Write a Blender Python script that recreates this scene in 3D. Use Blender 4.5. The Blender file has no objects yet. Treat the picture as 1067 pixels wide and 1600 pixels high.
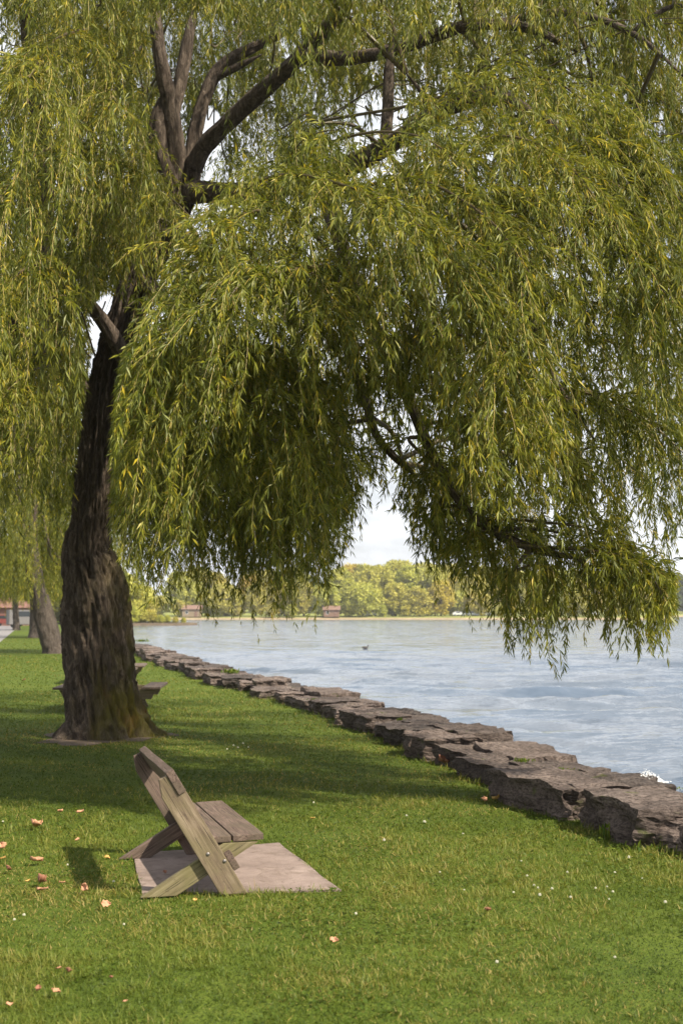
import bpy, bmesh, math, random
import numpy as np
from mathutils import Matrix, Vector

rng = np.random.default_rng(7)
random.seed(7)
scene = bpy.context.scene
C = scene.collection
R = math.radians

# ------------------------------------------------------------------ camera
FOC = 2000.0            # focal length in photo pixels (1067 x 1600)
HORIZON = 956.0
EYE = 1.85
PITCH = math.atan((HORIZON - 800.0) / FOC)
cam_d = bpy.data.cameras.new('camera')
cam = bpy.data.objects.new('camera', cam_d)
C.objects.link(cam)
cam.location = (0, 0, EYE)
cam.rotation_euler = (math.pi / 2 + PITCH, 0, 0)
cam_d.sensor_fit = 'VERTICAL'
cam_d.sensor_height = 36.0
cam_d.lens = 36.0 * FOC / 1600.0
cam_d.clip_start = 0.1
cam_d.clip_end = 6000
cam_d.dof.use_dof = True
cam_d.dof.focus_distance = 11.5
cam_d.dof.aperture_fstop = 3.2
scene.camera = cam

# ------------------------------------------------------------------ sky and sun
SUN_EL, SUN_AZ = 46.0, 122.0       # azimuth clockwise from +Y (view direction)
world = bpy.data.worlds.new('World')
scene.world = world
world.use_nodes = True
wn, wl = world.node_tree.nodes, world.node_tree.links
wn.clear()
wo = wn.new('ShaderNodeOutputWorld')
wb = wn.new('ShaderNodeBackground')
wb.inputs['Strength'].default_value = 0.05
sky = wn.new('ShaderNodeTexSky')
sky.sky_type = 'NISHITA'
sky.sun_disc = False
sky.sun_elevation = R(SUN_EL)
sky.sun_rotation = R(SUN_AZ)
sky.dust_density = 2.0
sky.air_density = 1.0
tc = wn.new('ShaderNodeTexCoord')
mp = wn.new('ShaderNodeMapping')
mp.inputs['Scale'].default_value = (1.6, 1.6, 4.0)
nz = wn.new('ShaderNodeTexNoise')
nz.inputs['Scale'].default_value = 2.2
nz.inputs['Detail'].default_value = 7
nz.inputs['Roughness'].default_value = 0.6
rp = wn.new('ShaderNodeValToRGB')
rp.color_ramp.elements[0].position = 0.31
rp.color_ramp.elements[1].position = 0.55
mx = wn.new('ShaderNodeMix')
mx.data_type = 'RGBA'
mx.inputs['B'].default_value = (13.8, 14.2, 14.8, 1)
wl.new(tc.outputs['Generated'], mp.inputs['Vector'])
wl.new(mp.outputs['Vector'], nz.inputs['Vector'])
wl.new(nz.outputs['Fac'], rp.inputs['Fac'])
wl.new(rp.outputs['Color'], mx.inputs['Factor'])
wl.new(sky.outputs['Color'], mx.inputs['A'])
wl.new(mx.outputs['Result'], wb.inputs['Color'])
wl.new(wb.outputs['Background'], wo.inputs['Surface'])

sun_d = bpy.data.lights.new('sun', 'SUN')
sun_d.energy = 5.0
sun_d.angle = R(0.9)
sun_d.color = (1.0, 0.91, 0.75)
sun = bpy.data.objects.new('sun', sun_d)
C.objects.link(sun)
sd = Vector((math.sin(R(SUN_AZ)) * math.cos(R(SUN_EL)), math.cos(R(SUN_AZ)) * math.cos(R(SUN_EL)), math.sin(R(SUN_EL))))
sun.rotation_euler = sd.to_track_quat('Z', 'Y').to_euler()

vs = scene.view_settings
vs.view_transform = 'Standard'
vs.look = 'None'
vs.exposure = 0.8
vs.gamma = 1.0
vs.use_curve_mapping = False
scene.render.engine = 'CYCLES'
scene.cycles.use_denoising = True
scene.cycles.max_bounces = 8
scene.cycles.transparent_max_bounces = 4

# ------------------------------------------------------------------ survey helpers
CA, SA = math.cos(PITCH), math.sin(PITCH)
def P(px, py, d):
    """world point seen at photo pixel (px, py) at distance d along +Y"""
    a = (px - 533.5) / FOC
    b = (800.0 - py) / FOC
    y = CA - b * SA
    k = d / y
    return np.array((a * k, d, EYE + (SA + b * CA) * k))
def G(px, py, z=0.0):
    a = (px - 533.5) / FOC
    b = (800.0 - py) / FOC
    y = CA - b * SA
    zz = SA + b * CA
    k = (z - EYE) / zz
    return np.array((a * k, y * k, z))
def project(p):
    q = np.asarray(p, float)
    x, y, z = q[..., 0], q[..., 1], q[..., 2] - EYE
    dep = np.maximum(y * CA + z * SA, 0.05)
    return 533.5 + FOC * x / dep, 800.0 - FOC * (z * CA - y * SA) / dep

def hash3(ix, iy, iz, seed):
    h = (ix * 374761393 + iy * 668265263 + iz * 2147483647 + seed * 974634777) & 0xFFFFFFFF
    h = ((h ^ (h >> 13)) * 1274126177) & 0xFFFFFFFF
    h = ((h ^ (h >> 16)) * 2246822519) & 0xFFFFFFFF
    return ((h ^ (h >> 15)) & 0xFFFFFF) / float(0xFFFFFF)
def vnoise(p, seed=0):
    p = np.asarray(p, float)
    i = np.floor(p).astype(np.int64)
    f = p - i
    f = f * f * (3 - 2 * f)
    out = 0
    for dx in (0, 1):
        for dy in (0, 1):
            for dz in (0, 1):
                w = (f[..., 0] if dx else 1 - f[..., 0]) * (f[..., 1] if dy else 1 - f[..., 1]) * (f[..., 2] if dz else 1 - f[..., 2])
                out = out + w * hash3(i[..., 0] + dx, i[..., 1] + dy, i[..., 2] + dz, seed)
    return out * 2 - 1
def fbm(p, octaves=4, seed=0, gain=0.5):
    p = np.asarray(p, float)
    s, a = 0, 1.0
    for o in range(octaves):
        s = s + a * vnoise(p * (2.03 ** o) + 17.3 * o, seed + o)
        a *= gain
    return s
def noise2(xy, scale, seed=0, octaves=3):
    q = np.zeros((len(xy), 3)); q[:, :2] = xy[:, :2] * scale
    return fbm(q, octaves, seed)
def unit(v):
    v = np.asarray(v, float)
    return v / np.maximum(np.linalg.norm(v, axis=-1, keepdims=True), 1e-9)

# ------------------------------------------------------------------ object helpers
def link(o, parent=None):
    C.objects.link(o)
    if parent is not None:
        o.parent = parent
    return o
def tag(o, label=None, cat=None, group=None, kind=None):
    if label: o['label'] = label
    if cat: o['category'] = cat
    if group: o['group'] = group
    if kind: o['kind'] = kind
    return o
def empty(name, loc=(0, 0, 0), rz=0.0):
    o = bpy.data.objects.new(name, None)
    o.empty_display_size = 0.2
    C.objects.link(o)
    o.location = loc
    o.rotation_euler = (0, 0, rz)
    return o
def mesh_np(name, verts, faces, mats=(), midx=None, smooth=False, attr=None):
    verts = np.ascontiguousarray(verts, dtype=np.float32).reshape(-1, 3)
    faces = np.ascontiguousarray(faces, dtype=np.int32)
    k = faces.shape[1]
    me = bpy.data.meshes.new(name)
    me.vertices.add(len(verts))
    me.vertices.foreach_set('co', verts.ravel())
    me.loops.add(faces.size)
    me.loops.foreach_set('vertex_index', faces.ravel())
    me.polygons.add(len(faces))
    me.polygons.foreach_set('loop_start', np.arange(0, faces.size, k, dtype=np.int32))
    if midx is not None:
        me.polygons.foreach_set('material_index', np.ascontiguousarray(midx, dtype=np.int32))
    me.polygons.foreach_set('use_smooth', np.full(len(faces), bool(smooth)))
    for m in mats:
        me.materials.append(m)
    if attr is not None:
        a = me.attributes.new('tint', 'FLOAT', 'POINT')
        a.data.foreach_set('value', np.ascontiguousarray(attr, dtype=np.float32))
    me.update(calc_edges=True)
    return me
def obj_me(name, me, parent=None):
    return link(bpy.data.objects.new(name, me), parent)
def bm_obj(name, bm, mat, parent=None, smooth=False):
    bmesh.ops.recalc_face_normals(bm, faces=bm.faces[:])
    me = bpy.data.meshes.new(name)
    bm.to_mesh(me); bm.free()
    if mat is not None:
        me.materials.append(mat)
    if smooth:
        for p in me.polygons: p.use_smooth = True
    return obj_me(name, me, parent)
def copy_tree(o, parent=None):
    c = o.copy(); C.objects.link(c); c.parent = parent
    for ch in list(o.children): copy_tree(ch, c)
    return c

# ------------------------------------------------------------------ materials
def new_mat(name):
    m = bpy.data.materials.new(name)
    m.use_nodes = True
    nt = m.node_tree
    b = nt.nodes.get('Principled BSDF')
    return m, nt, b
def node(nt, kind, **kw):
    n = nt.nodes.new(kind)
    for k, v in kw.items():
        if k in n.inputs: n.inputs[k].default_value = v
        else: setattr(n, k, v)
    return n
def ramp(nt, src, stops):
    r = nt.nodes.new('ShaderNodeValToRGB')
    el = r.color_ramp.elements
    while len(el) < len(stops): el.new(0.5)
    for e, (p, c) in zip(el, stops):
        e.position = p
        e.color = (*c, 1)
    nt.links.new(src, r.inputs['Fac'])
    return r.outputs['Color']
def coords(nt, scale=(1, 1, 1), kind='Object'):
    t = nt.nodes.new('ShaderNodeTexCoord')
    m = nt.nodes.new('ShaderNodeMapping')
    m.inputs['Scale'].default_value = scale
    nt.links.new(t.outputs[kind], m.inputs['Vector'])
    return m.outputs['Vector']
def noise(nt, vec, scale, detail=5, rough=0.6, dist=0.0):
    n = nt.nodes.new('ShaderNodeTexNoise')
    n.inputs['Scale'].default_value = scale
    n.inputs['Detail'].default_value = detail
    n.inputs['Roughness'].default_value = rough
    n.inputs['Distortion'].default_value = dist
    if vec is not None: nt.links.new(vec, n.inputs['Vector'])
    return n.outputs['Fac']
def mix(nt, fac, a, b, mode='MIX'):
    m = nt.nodes.new('ShaderNodeMix')
    m.data_type = 'RGBA'; m.blend_type = mode
    for sock, v in (('Factor', fac), ('A', a), ('B', b)):
        if isinstance(v, (int, float)): m.inputs[sock].default_value = v
        elif isinstance(v, tuple): m.inputs[sock].default_value = (*v, 1)
        else: nt.links.new(v, m.inputs[sock])
    return m.outputs['Result']
def bump(nt, b, h, strength=0.5, dist=0.02):
    n = nt.nodes.new('ShaderNodeBump')
    n.inputs['Strength'].default_value = strength
    n.inputs['Distance'].default_value = dist
    nt.links.new(h, n.inputs['Height'])
    nt.links.new(n.outputs['Normal'], b.inputs['Normal'])

def leaf_mat(name, stops, under, transl=0.33, rough=0.42, per_object=0.0):
    """tint attribute picks the leaf colour; willow leaves are paler underneath"""
    m, nt, b = new_mat(name)
    at = node(nt, 'ShaderNodeAttribute', attribute_name='tint')
    fac = at.outputs['Fac']
    col = ramp(nt, fac, stops)
    if per_object:
        oi = nt.nodes.new('ShaderNodeObjectInfo')
        hs = nt.nodes.new('ShaderNodeHueSaturation')
        mr = node(nt, 'ShaderNodeMapRange')
        nt.links.new(oi.outputs['Random'], mr.inputs['Value'])
        mr.inputs['To Min'].default_value = 0.5 - per_object * 0.35
        mr.inputs['To Max'].default_value = 0.5 + per_object * 0.6
        nt.links.new(mr.outputs['Result'], hs.inputs['Hue'])
        nt.links.new(col, hs.inputs['Color'])
        col = hs.outputs['Color']
    ge = nt.nodes.new('ShaderNodeNewGeometry')
    c2 = mix(nt, 0.18, col, under)
    c3 = mix(nt, ge.outputs['Backfacing'], col, c2)
    nt.links.new(c3, b.inputs['Base Color'])
    b.inputs['Roughness'].default_value = rough
    b.inputs['Specular IOR Level'].default_value = 0.22
    tr = nt.nodes.new('ShaderNodeBsdfTranslucent')
    tcol = mix(nt, 1.0, col, (1.25, 1.2, 0.55), 'MULTIPLY')
    nt.links.new(tcol, tr.inputs['Color'])
    ms = nt.nodes.new('ShaderNodeMixShader')
    ms.inputs['Fac'].default_value = transl
    nt.links.new(b.outputs['BSDF'], ms.inputs[1])
    nt.links.new(tr.outputs['BSDF'], ms.inputs[2])
    nt.links.new(ms.outputs['Shader'], nt.nodes['Material Output'].inputs['Surface'])
    return m

M = {}
M['willow_leaf'] = leaf_mat('willow_leaf', [(0.0, (0.045, 0.066, 0.006)), (0.45, (0.136, 0.154, 0.013)), (0.85, (0.295, 0.280, 0.028)), (1.0, (0.48, 0.36, 0.03))], (0.42, 0.45, 0.22))
M['grass'] = leaf_mat('grass', [(0.0, (0.034, 0.064, 0.006)), (0.4, (0.086, 0.126, 0.013)), (0.75, (0.158, 0.180, 0.030)), (0.9, (0.28, 0.235, 0.06)), (1.0, (0.36, 0.27, 0.11))], (0.15, 0.17, 0.05), 0.3, 0.5)
M['weed'] = leaf_mat('weed', [(0.0, (0.04, 0.09, 0.012)), (1.0, (0.20, 0.24, 0.03))], (0.12, 0.17, 0.05), 0.3, 0.5)
M['far_leaf'] = leaf_mat('far_leaf', [(0.0, (0.30, 0.30, 0.06)), (0.5, (0.47, 0.44, 0.09)), (1.0, (0.62, 0.55, 0.13))], (0.22, 0.24, 0.1), 0.25, 0.6, 0.035)
M['far_leaf_yellow'] = leaf_mat('far_leaf_yellow', [(0.0, (0.36, 0.28, 0.05)), (0.5, (0.52, 0.41, 0.07)), (1.0, (0.64, 0.50, 0.09))], (0.3, 0.28, 0.1), 0.25, 0.6, 0.02)
M['far_leaf_dark'] = leaf_mat('far_leaf_dark', [(0.0, (0.05, 0.075, 0.035)), (0.5, (0.085, 0.115, 0.05)), (1.0, (0.13, 0.16, 0.065))], (0.12, 0.15, 0.08), 0.2, 0.6, 0.02)

def mk_bark(name='bark', tones=((0.018, 0.014, 0.011), (0.098, 0.074, 0.056), (0.28, 0.22, 0.17)), lichen=1.0):
    m, nt, b = new_mat(name)
    v = coords(nt, (7, 7, 1.9))
    n1 = noise(nt, v, 2.2, 10, 0.72, 0.9)
    c = ramp(nt, n1, [(0.25, tones[0]), (0.5, tones[1]), (0.75, tones[2])])
    n2 = noise(nt, coords(nt, (1, 1, 0.6)), 1.6, 5)
    moss = ramp(nt, n2, [(0.42, (0, 0, 0)), (0.62, (1, 1, 1))])
    # orange and yellow-green lichen grows low on the lake side of the stem
    tcn = nt.nodes.new('ShaderNodeTexCoord')
    sp = nt.nodes.new('ShaderNodeSeparateXYZ')
    nt.links.new(tcn.outputs['Object'], sp.inputs['Vector'])
    mz = node(nt, 'ShaderNodeMapRange'); mz.inputs['From Min'].default_value = 3.8; mz.inputs['From Max'].default_value = 0.6
    nt.links.new(sp.outputs['Z'], mz.inputs['Value'])
    mxr = node(nt, 'ShaderNodeMapRange'); mxr.inputs['From Min'].default_value = -0.45; mxr.inputs['From Max'].default_value = 0.25
    nt.links.new(sp.outputs['X'], mxr.inputs['Value'])
    mu = node(nt, 'ShaderNodeMath', operation='MULTIPLY')
    nt.links.new(mz.outputs['Result'], mu.inputs[0]); nt.links.new(mxr.outputs['Result'], mu.inputs[1])
    mu2 = node(nt, 'ShaderNodeMath', operation='MULTIPLY')
    nt.links.new(mu.outputs[0], mu2.inputs[0]); nt.links.new(moss, mu2.inputs[1])
    lich = ramp(nt, noise(nt, coords(nt, (1, 1, 0.5)), 2.7, 4), [(0.38, (0.085, 0.078, 0.020)), (0.62, (0.16, 0.13, 0.024)), (0.74, (0.19, 0.10, 0.018))])
    if lichen: c = mix(nt, mu2.outputs[0], c, lich)
    nt.links.new(c, b.inputs['Base Color'])
    b.inputs['Roughness'].default_value = 0.9
    b.inputs['Specular IOR Level'].default_value = 0.2
    bump(nt, b, n1, 1.0, 0.07)
    return m
M['bark'] = mk_bark()
M['bark_grey'] = mk_bark('bark_grey', ((0.03, 0.024, 0.02), (0.085, 0.068, 0.056), (0.17, 0.14, 0.115)), 0)
def mk_twig():
    m, nt, b = new_mat('twig')
    at = node(nt, 'ShaderNodeAttribute', attribute_name='tint')
    c = ramp(nt, at.outputs['Fac'], [(0.0, (0.07, 0.05, 0.025)), (0.4, (0.20, 0.15, 0.03)), (1.0, (0.46, 0.32, 0.05))])
    nt.links.new(c, b.inputs['Base Color'])
    b.inputs['Roughness'].default_value = 0.55
    return m
M['twig'] = mk_twig()
def mk_wood(name, tones, green):
    m, nt, b = new_mat(name)
    v = coords(nt, (1.1, 16, 16))
    oi = nt.nodes.new('ShaderNodeObjectInfo')
    ad = node(nt, 'ShaderNodeVectorMath', operation='ADD')
    nt.links.new(v, ad.inputs[0]); nt.links.new(oi.outputs['Random'], ad.inputs[1])
    sc = node(nt, 'ShaderNodeVectorMath', operation='SCALE'); sc.inputs['Scale'].default_value = 1.0
    nt.links.new(ad.outputs[0], sc.inputs[0])
    n1 = noise(nt, sc.outputs[0], 3.0, 9, 0.7, 0.8)
    c = ramp(nt, n1, [(0.28, tones[0]), (0.48, tones[1]), (0.68, tones[2])])
    n2 = noise(nt, coords(nt, (3, 5, 5)), 1.4, 4)
    f2 = ramp(nt, n2, [(0.42, (0, 0, 0)), (0.66, (0.75, 0.75, 0.75))])
    c = mix(nt, f2, c, green)
    n3 = noise(nt, coords(nt, (6, 6, 6)), 5.0, 6)
    c = mix(nt, ramp(nt, n3, [(0.6, (0, 0, 0)), (0.72, (0.6, 0.6, 0.6))]), c, tones[0])
    n5 = noise(nt, coords(nt, (0.5, 26, 26)), 3.4, 4, 0.6, 0.3)      # drying splits along the grain
    c = mix(nt, ramp(nt, n5, [(0.60, (0, 0, 0)), (0.64, (0.85, 0.85, 0.85))]), c, tuple(t_ * 0.4 for t_ in tones[0]))
    nt.links.new(c, b.inputs['Base Color'])
    b.inputs['Roughness'].default_value = 0.8
    b.inputs['Specular IOR Level'].default_value = 0.25
    bump(nt, b, n1, 0.6, 0.006)
    return m
M['wood_grey'] = mk_wood('wood_grey', ((0.060, 0.043, 0.031), (0.165, 0.122, 0.083), (0.30, 0.235, 0.165)), (0.17, 0.14, 0.075))
M['wood_brown'] = mk_wood('wood_brown', ((0.045, 0.031, 0.025), (0.12, 0.083, 0.066), (0.22, 0.162, 0.13)), (0.10, 0.078, 0.055))
M['wood_green'] = mk_wood('wood_green', ((0.07, 0.055, 0.033), (0.165, 0.135, 0.075), (0.28, 0.235, 0.145)), (0.15, 0.135, 0.055))
def plain(name, col, rough=0.6, metal=0.0, var=0.15, scale=6.0):
    m, nt, b = new_mat(name)
    n1 = noise(nt, coords(nt), scale, 5)
    lo = tuple(c * (1 - var) for c in col); hi = tuple(min(1, c * (1 + var)) for c in col)
    nt.links.new(ramp(nt, n1, [(0.3, lo), (0.7, hi)]), b.inputs['Base Color'])
    b.inputs['Roughness'].default_value = rough
    b.inputs['Metallic'].default_value = metal
    return m
M['bolt'] = plain('bolt', (0.22, 0.20, 0.19), 0.45, 0.8)
def mk_concrete():
    m, nt, b = new_mat('concrete')
    n1 = noise(nt, coords(nt), 2.5, 9, 0.7)
    n2 = noise(nt, coords(nt), 70.0, 4, 0.7)
    c = ramp(nt, n1, [(0.3, (0.12, 0.088, 0.072)), (0.48, (0.22, 0.165, 0.142)), (0.68, (0.31, 0.24, 0.21))])
    c = mix(nt, ramp(nt, n2, [(0.35, (0.35, 0.35, 0.35)), (0.55, (0, 0, 0))]), c, (0.20, 0.15, 0.13))
    n4 = noise(nt, coords(nt), 5.5, 8, 0.7, 1.5)
    c = mix(nt, ramp(nt, n4, [(0.52, (0, 0, 0)), (0.66, (0.7, 0.7, 0.7))]), c, (0.12, 0.085, 0.06))
    nt.links.new(c, b.inputs['Base Color'])
    b.inputs['Roughness'].default_value = 0.9
    bump(nt, b, n2, 0.6, 0.006)
    return m
M['concrete'] = mk_concrete()
def mk_stone():
    m, nt, b = new_mat('stone')
    g = nt.nodes.new('ShaderNodeNewGeometry')
    oi = nt.nodes.new('ShaderNodeObjectInfo')
    mp2 = nt.nodes.new('ShaderNodeMapping'); mp2.inputs['Scale'].default_value = (1, 1, 2.2)
    nt.links.new(g.outputs['Position'], mp2.inputs['Vector'])
    v = mp2.outputs['Vector']
    n1 = noise(nt, v, 1.8, 8, 0.65)
    n2 = noise(nt, v, 22.0, 7, 0.72)
    c = ramp(nt, n1, [(0.30, (0.12, 0.098, 0.09)), (0.52, (0.245, 0.205, 0.188)), (0.72, (0.40, 0.34, 0.31))])
    c = mix(nt, ramp(nt, n2, [(0.40, (0.95, 0.95, 0.95)), (0.56, (0, 0, 0))]), c, (0.075, 0.06, 0.055))
    c = mix(nt, ramp(nt, n2, [(0.60, (0, 0, 0)), (0.74, (0.6, 0.6, 0.6))]), c, (0.50, 0.43, 0.38))
    tone = ramp(nt, oi.outputs['Random'], [(0.0, (0.45, 0.44, 0.43)), (1.0, (1.05, 0.97, 0.91))])
    c = mix(nt, 1.0, c, tone, 'MULTIPLY')
    n3 = noise(nt, v, 3.1, 4)
    c = mix(nt, ramp(nt, n3, [(0.64, (0, 0, 0)), (0.72, (0.6, 0.6, 0.6))]), c, (0.13, 0.15, 0.04))
    nt.links.new(c, b.inputs['Base Color'])
    b.inputs['Roughness'].default_value = 0.92
    b.inputs['Specular IOR Level'].default_value = 0.2
    bump(nt, b, n2, 1.0, 0.06)
    return m
M['stone'] = mk_stone()
def mk_lawn():
    m, nt, b = new_mat('lawn')
    g = nt.nodes.new('ShaderNodeNewGeometry')
    v = g.outputs['Position']
    n1 = noise(nt, v, 0.55, 6, 0.65)
    n2 = noise(nt, v, 7.0, 6, 0.75)
    n3 = noise(nt, v, 60.0, 3, 0.7)
    c = ramp(nt, n1, [(0.3, (0.060, 0.092, 0.011)), (0.55, (0.115, 0.152, 0.018)), (0.75, (0.19, 0.185, 0.035))])
    c2 = ramp(nt, n2, [(0.3, (0.035, 0.062, 0.009)), (0.55, (0.085, 0.118, 0.018)), (0.75, (0.17, 0.16, 0.05))])
    c = mix(nt, 0.5, c, c2)
    c = mix(nt, ramp(nt, n3, [(0.40, (0.6, 0.6, 0.6)), (0.55, (0, 0, 0))]), c, (0.025, 0.035, 0.008))
    nt.links.new(c, b.inputs['Base Color'])
    b.inputs['Roughness'].default_value = 0.95
    b.inputs['Specular IOR Level'].default_value = 0.1
    bump(nt, b, n2, 0.5, 0.05)
    return m
M['lawn'] = mk_lawn()
def mk_soil():
    m, nt, b = new_mat('soil')
    n1 = noise(nt, coords(nt), 3.0, 8, 0.7)
    nt.links.new(ramp(nt, n1, [(0.3, (0.045, 0.03, 0.018)), (0.55, (0.10, 0.07, 0.045)), (0.75, (0.17, 0.125, 0.085))]), b.inputs['Base Color'])
    b.inputs['Roughness'].default_value = 1.0
    bump(nt, b, n1, 0.8, 0.04)
    return m
M['soil'] = mk_soil()
def mk_water():
    m, nt, b = new_mat('lake_water')
    g = nt.nodes.new('ShaderNodeNewGeometry')
    mp2 = nt.nodes.new('ShaderNodeMapping')
    mp2.inputs['Rotation'].default_value = (0, 0, R(14))
    mp2.inputs['Scale'].default_value = (0.55, 1.0, 1.0)
    nt.links.new(g.outputs['Position'], mp2.inputs['Vector'])
    v = mp2.outputs['Vector']
    n3 = noise(nt, v, 0.05, 4, 0.6)
    c = ramp(nt, n3, [(0.35, (0.075, 0.11, 0.165)), (0.65, (0.12, 0.14, 0.17))])
    nt.links.new(c, b.inputs['Base Color'])
    b.inputs['Roughness'].default_value = 0.12
    b.inputs['IOR'].default_value = 1.33
    # wave slopes as a vector, so that far water keeps the tilt of its facets
    def slope(scale, detail, amp):
        n = nt.nodes.new('ShaderNodeTexNoise')
        n.inputs['Scale'].default_value = scale; n.inputs['Detail'].default_value = detail
        n.inputs['Roughness'].default_value = 0.62; n.inputs['Distortion'].default_value = 0.4
        nt.links.new(v, n.inputs['Vector'])
        su = node(nt, 'ShaderNodeVectorMath', operation='SUBTRACT'); su.inputs[1].default_value = (0.5, 0.5, 0.5)
        nt.links.new(n.outputs['Color'], su.inputs[0])
        mu = node(nt, 'ShaderNodeVectorMath', operation='MULTIPLY'); mu.inputs[1].default_value = (amp, amp * 1.3, 0)
        nt.links.new(su.outputs[0], mu.inputs[0])
        return mu.outputs[0]
    mp3 = nt.nodes.new('ShaderNodeMapping')      # gusts: long streaks of rougher and calmer water
    mp3.inputs['Rotation'].default_value = (0, 0, R(8)); mp3.inputs['Scale'].default_value = (0.03, 0.12, 1)
    nt.links.new(g.outputs['Position'], mp3.inputs['Vector'])
    gust = ramp(nt, noise(nt, mp3.outputs['Vector'], 1.0, 6, 0.7, 0.3), [(0.3, (0.45, 0.45, 0.45)), (0.7, (1, 1, 1))])
    ad = node(nt, 'ShaderNodeVectorMath', operation='ADD')
    ad0 = node(nt, 'ShaderNodeVectorMath', operation='ADD')
    nt.links.new(slope(0.55, 3, 1.2), ad0.inputs[0]); nt.links.new(slope(9.0, 3, 0.55), ad0.inputs[1])
    nt.links.new(ad0.outputs[0], ad.inputs[0]); nt.links.new(slope(3.6, 4, 0.75), ad.inputs[1])
    ml = node(nt, 'ShaderNodeVectorMath', operation='MULTIPLY')
    nt.links.new(ad.outputs[0], ml.inputs[0]); nt.links.new(gust, ml.inputs[1])
    a2 = node(nt, 'ShaderNodeVectorMath', operation='ADD')
    nt.links.new(g.outputs['Normal'], a2.inputs[0]); nt.links.new(ml.outputs[0], a2.inputs[1])
    no = node(nt, 'ShaderNodeVectorMath', operation='NORMALIZE')
    nt.links.new(a2.outputs[0], no.inputs[0])
    nt.links.new(no.outputs[0], b.inputs['Normal'])
    return m
M['water'] = mk_water()
M['foam'] = plain('foam', (0.82, 0.83, 0.84), 0.7, 0, 0.06, 30)
M['asphalt'] = plain('asphalt', (0.20, 0.185, 0.185), 0.9, 0, 0.15, 2.0)
M['sand'] = plain('sand', (0.30, 0.23, 0.14), 0.95, 0, 0.2, 0.3)
M['shore_grass'] = plain('shore_grass', (0.22, 0.24, 0.05), 0.95, 0, 0.3, 0.1)
M['reed'] = plain('reed', (0.09, 0.065, 0.04), 0.95, 0, 0.4, 1.0)
M['dry_leaf'] = plain('dry_leaf', (0.46, 0.23, 0.13), 0.7, 0, 0.3, 30)
M['dry_leaf_dark'] = plain('dry_leaf_dark', (0.24, 0.10, 0.055), 0.7, 0, 0.3, 30)
M['dry_leaf_yellow'] = plain('dry_leaf_yellow', (0.50, 0.30, 0.08), 0.7, 0, 0.3, 30)
M['clover'] = plain('clover', (0.55, 0.53, 0.42), 0.8, 0, 0.1, 60)
M['house_wall'] = plain('house_wall', (0.22, 0.14, 0.10), 0.85)
M['house_tan'] = plain('house_tan', (0.26, 0.20, 0.13), 0.85)
M['roof_brown'] = plain('roof_brown', (0.20, 0.12, 0.09), 0.85)
M['roof_red'] = plain('roof_red', (0.20, 0.10, 0.075), 0.8)
M['white_paint'] = plain('white_paint', (0.78, 0.78, 0.76), 0.5, 0, 0.04)
M['grey_dark'] = plain('grey_dark', (0.16, 0.15, 0.15), 0.6, 0, 0.08)
M['grey_paint'] = plain('grey_paint', (0.32, 0.31, 0.31), 0.6, 0, 0.08)
M['dark_glass'] = plain('dark_glass', (0.03, 0.035, 0.04), 0.15, 0, 0.1)
M['rubber'] = plain('rubber', (0.02, 0.02, 0.02), 0.8)
M['car_white'] = plain('car_white', (0.75, 0.76, 0.78), 0.25, 0, 0.02)
M['car_silver'] = plain('car_silver', (0.42, 0.44, 0.47), 0.3, 0.3, 0.02)
M['car_dark'] = plain('car_dark', (0.04, 0.05, 0.08), 0.25, 0, 0.02)
M['car_red'] = plain('car_red', (0.22, 0.05, 0.04), 0.25, 0, 0.02)
M['duck'] = plain('duck', (0.05, 0.04, 0.035), 0.7, 0, 0.2)

# ------------------------------------------------------------------ shore line survey (ground points along the lawn side of the wall)
WATER_Z = -0.75
wall_px = [(1067, 1334), (1000, 1324), (870, 1277), (775, 1250), (690, 1203), (620, 1168), (530, 1130), (460, 1105), (400, 1083), (345, 1071), (290, 1057), (240, 1035), (205, 1019)]
wall_raw = np.array([G(x, y)[:2] for x, y in wall_px])
A_DIR = np.array((-0.243, 0.970))          # the shore, the wall, the bench and the path all run this way
U_DIR = np.array((0.970, 0.243))           # towards the lake
w0 = wall_raw.mean(0)
s_raw = (wall_raw - w0) @ A_DIR
o_raw = (wall_raw - w0) @ U_DIR
def wall_at(s, off=0.0):
    o = np.interp(s, s_raw, o_raw)
    return w0 + A_DIR * s + U_DIR * (o * 0.8 + off)
S0, S1 = s_raw[0], s_raw[-1]

def sheet(name, pts, z, mat, kind='structure'):
    bm = bmesh.new()
    vs_ = [bm.verts.new((float(p[0]), float(p[1]), z)) for p in pts]
    es = [bm.edges.new((vs_[i], vs_[(i + 1) % len(vs_)])) for i in range(len(vs_))]
    bmesh.ops.triangle_fill(bm, edges=es, use_beauty=True)
    o = bm_obj(name, bm, mat)
    if o.data.polygons and o.data.polygons[0].normal.z < 0: o.data.flip_normals()
    return tag(o, kind=kind)

edge = [wall_at(s, 0.7) for s in np.linspace(S0 - 14, S1, 14)] + [wall_at(S1, 0.7) + A_DIR * t for t in (60, 120, 165)]
lawn_pts = [(-700, -40), (edge[0][0], -40)] + edge + [(-52, 243), (-38, 246), (-30, 250), (-34, 262), (-60, 300), (-110, 420), (-700, 420)]
sheet('lawn', lawn_pts, 0.0, M['lawn'])

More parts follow.
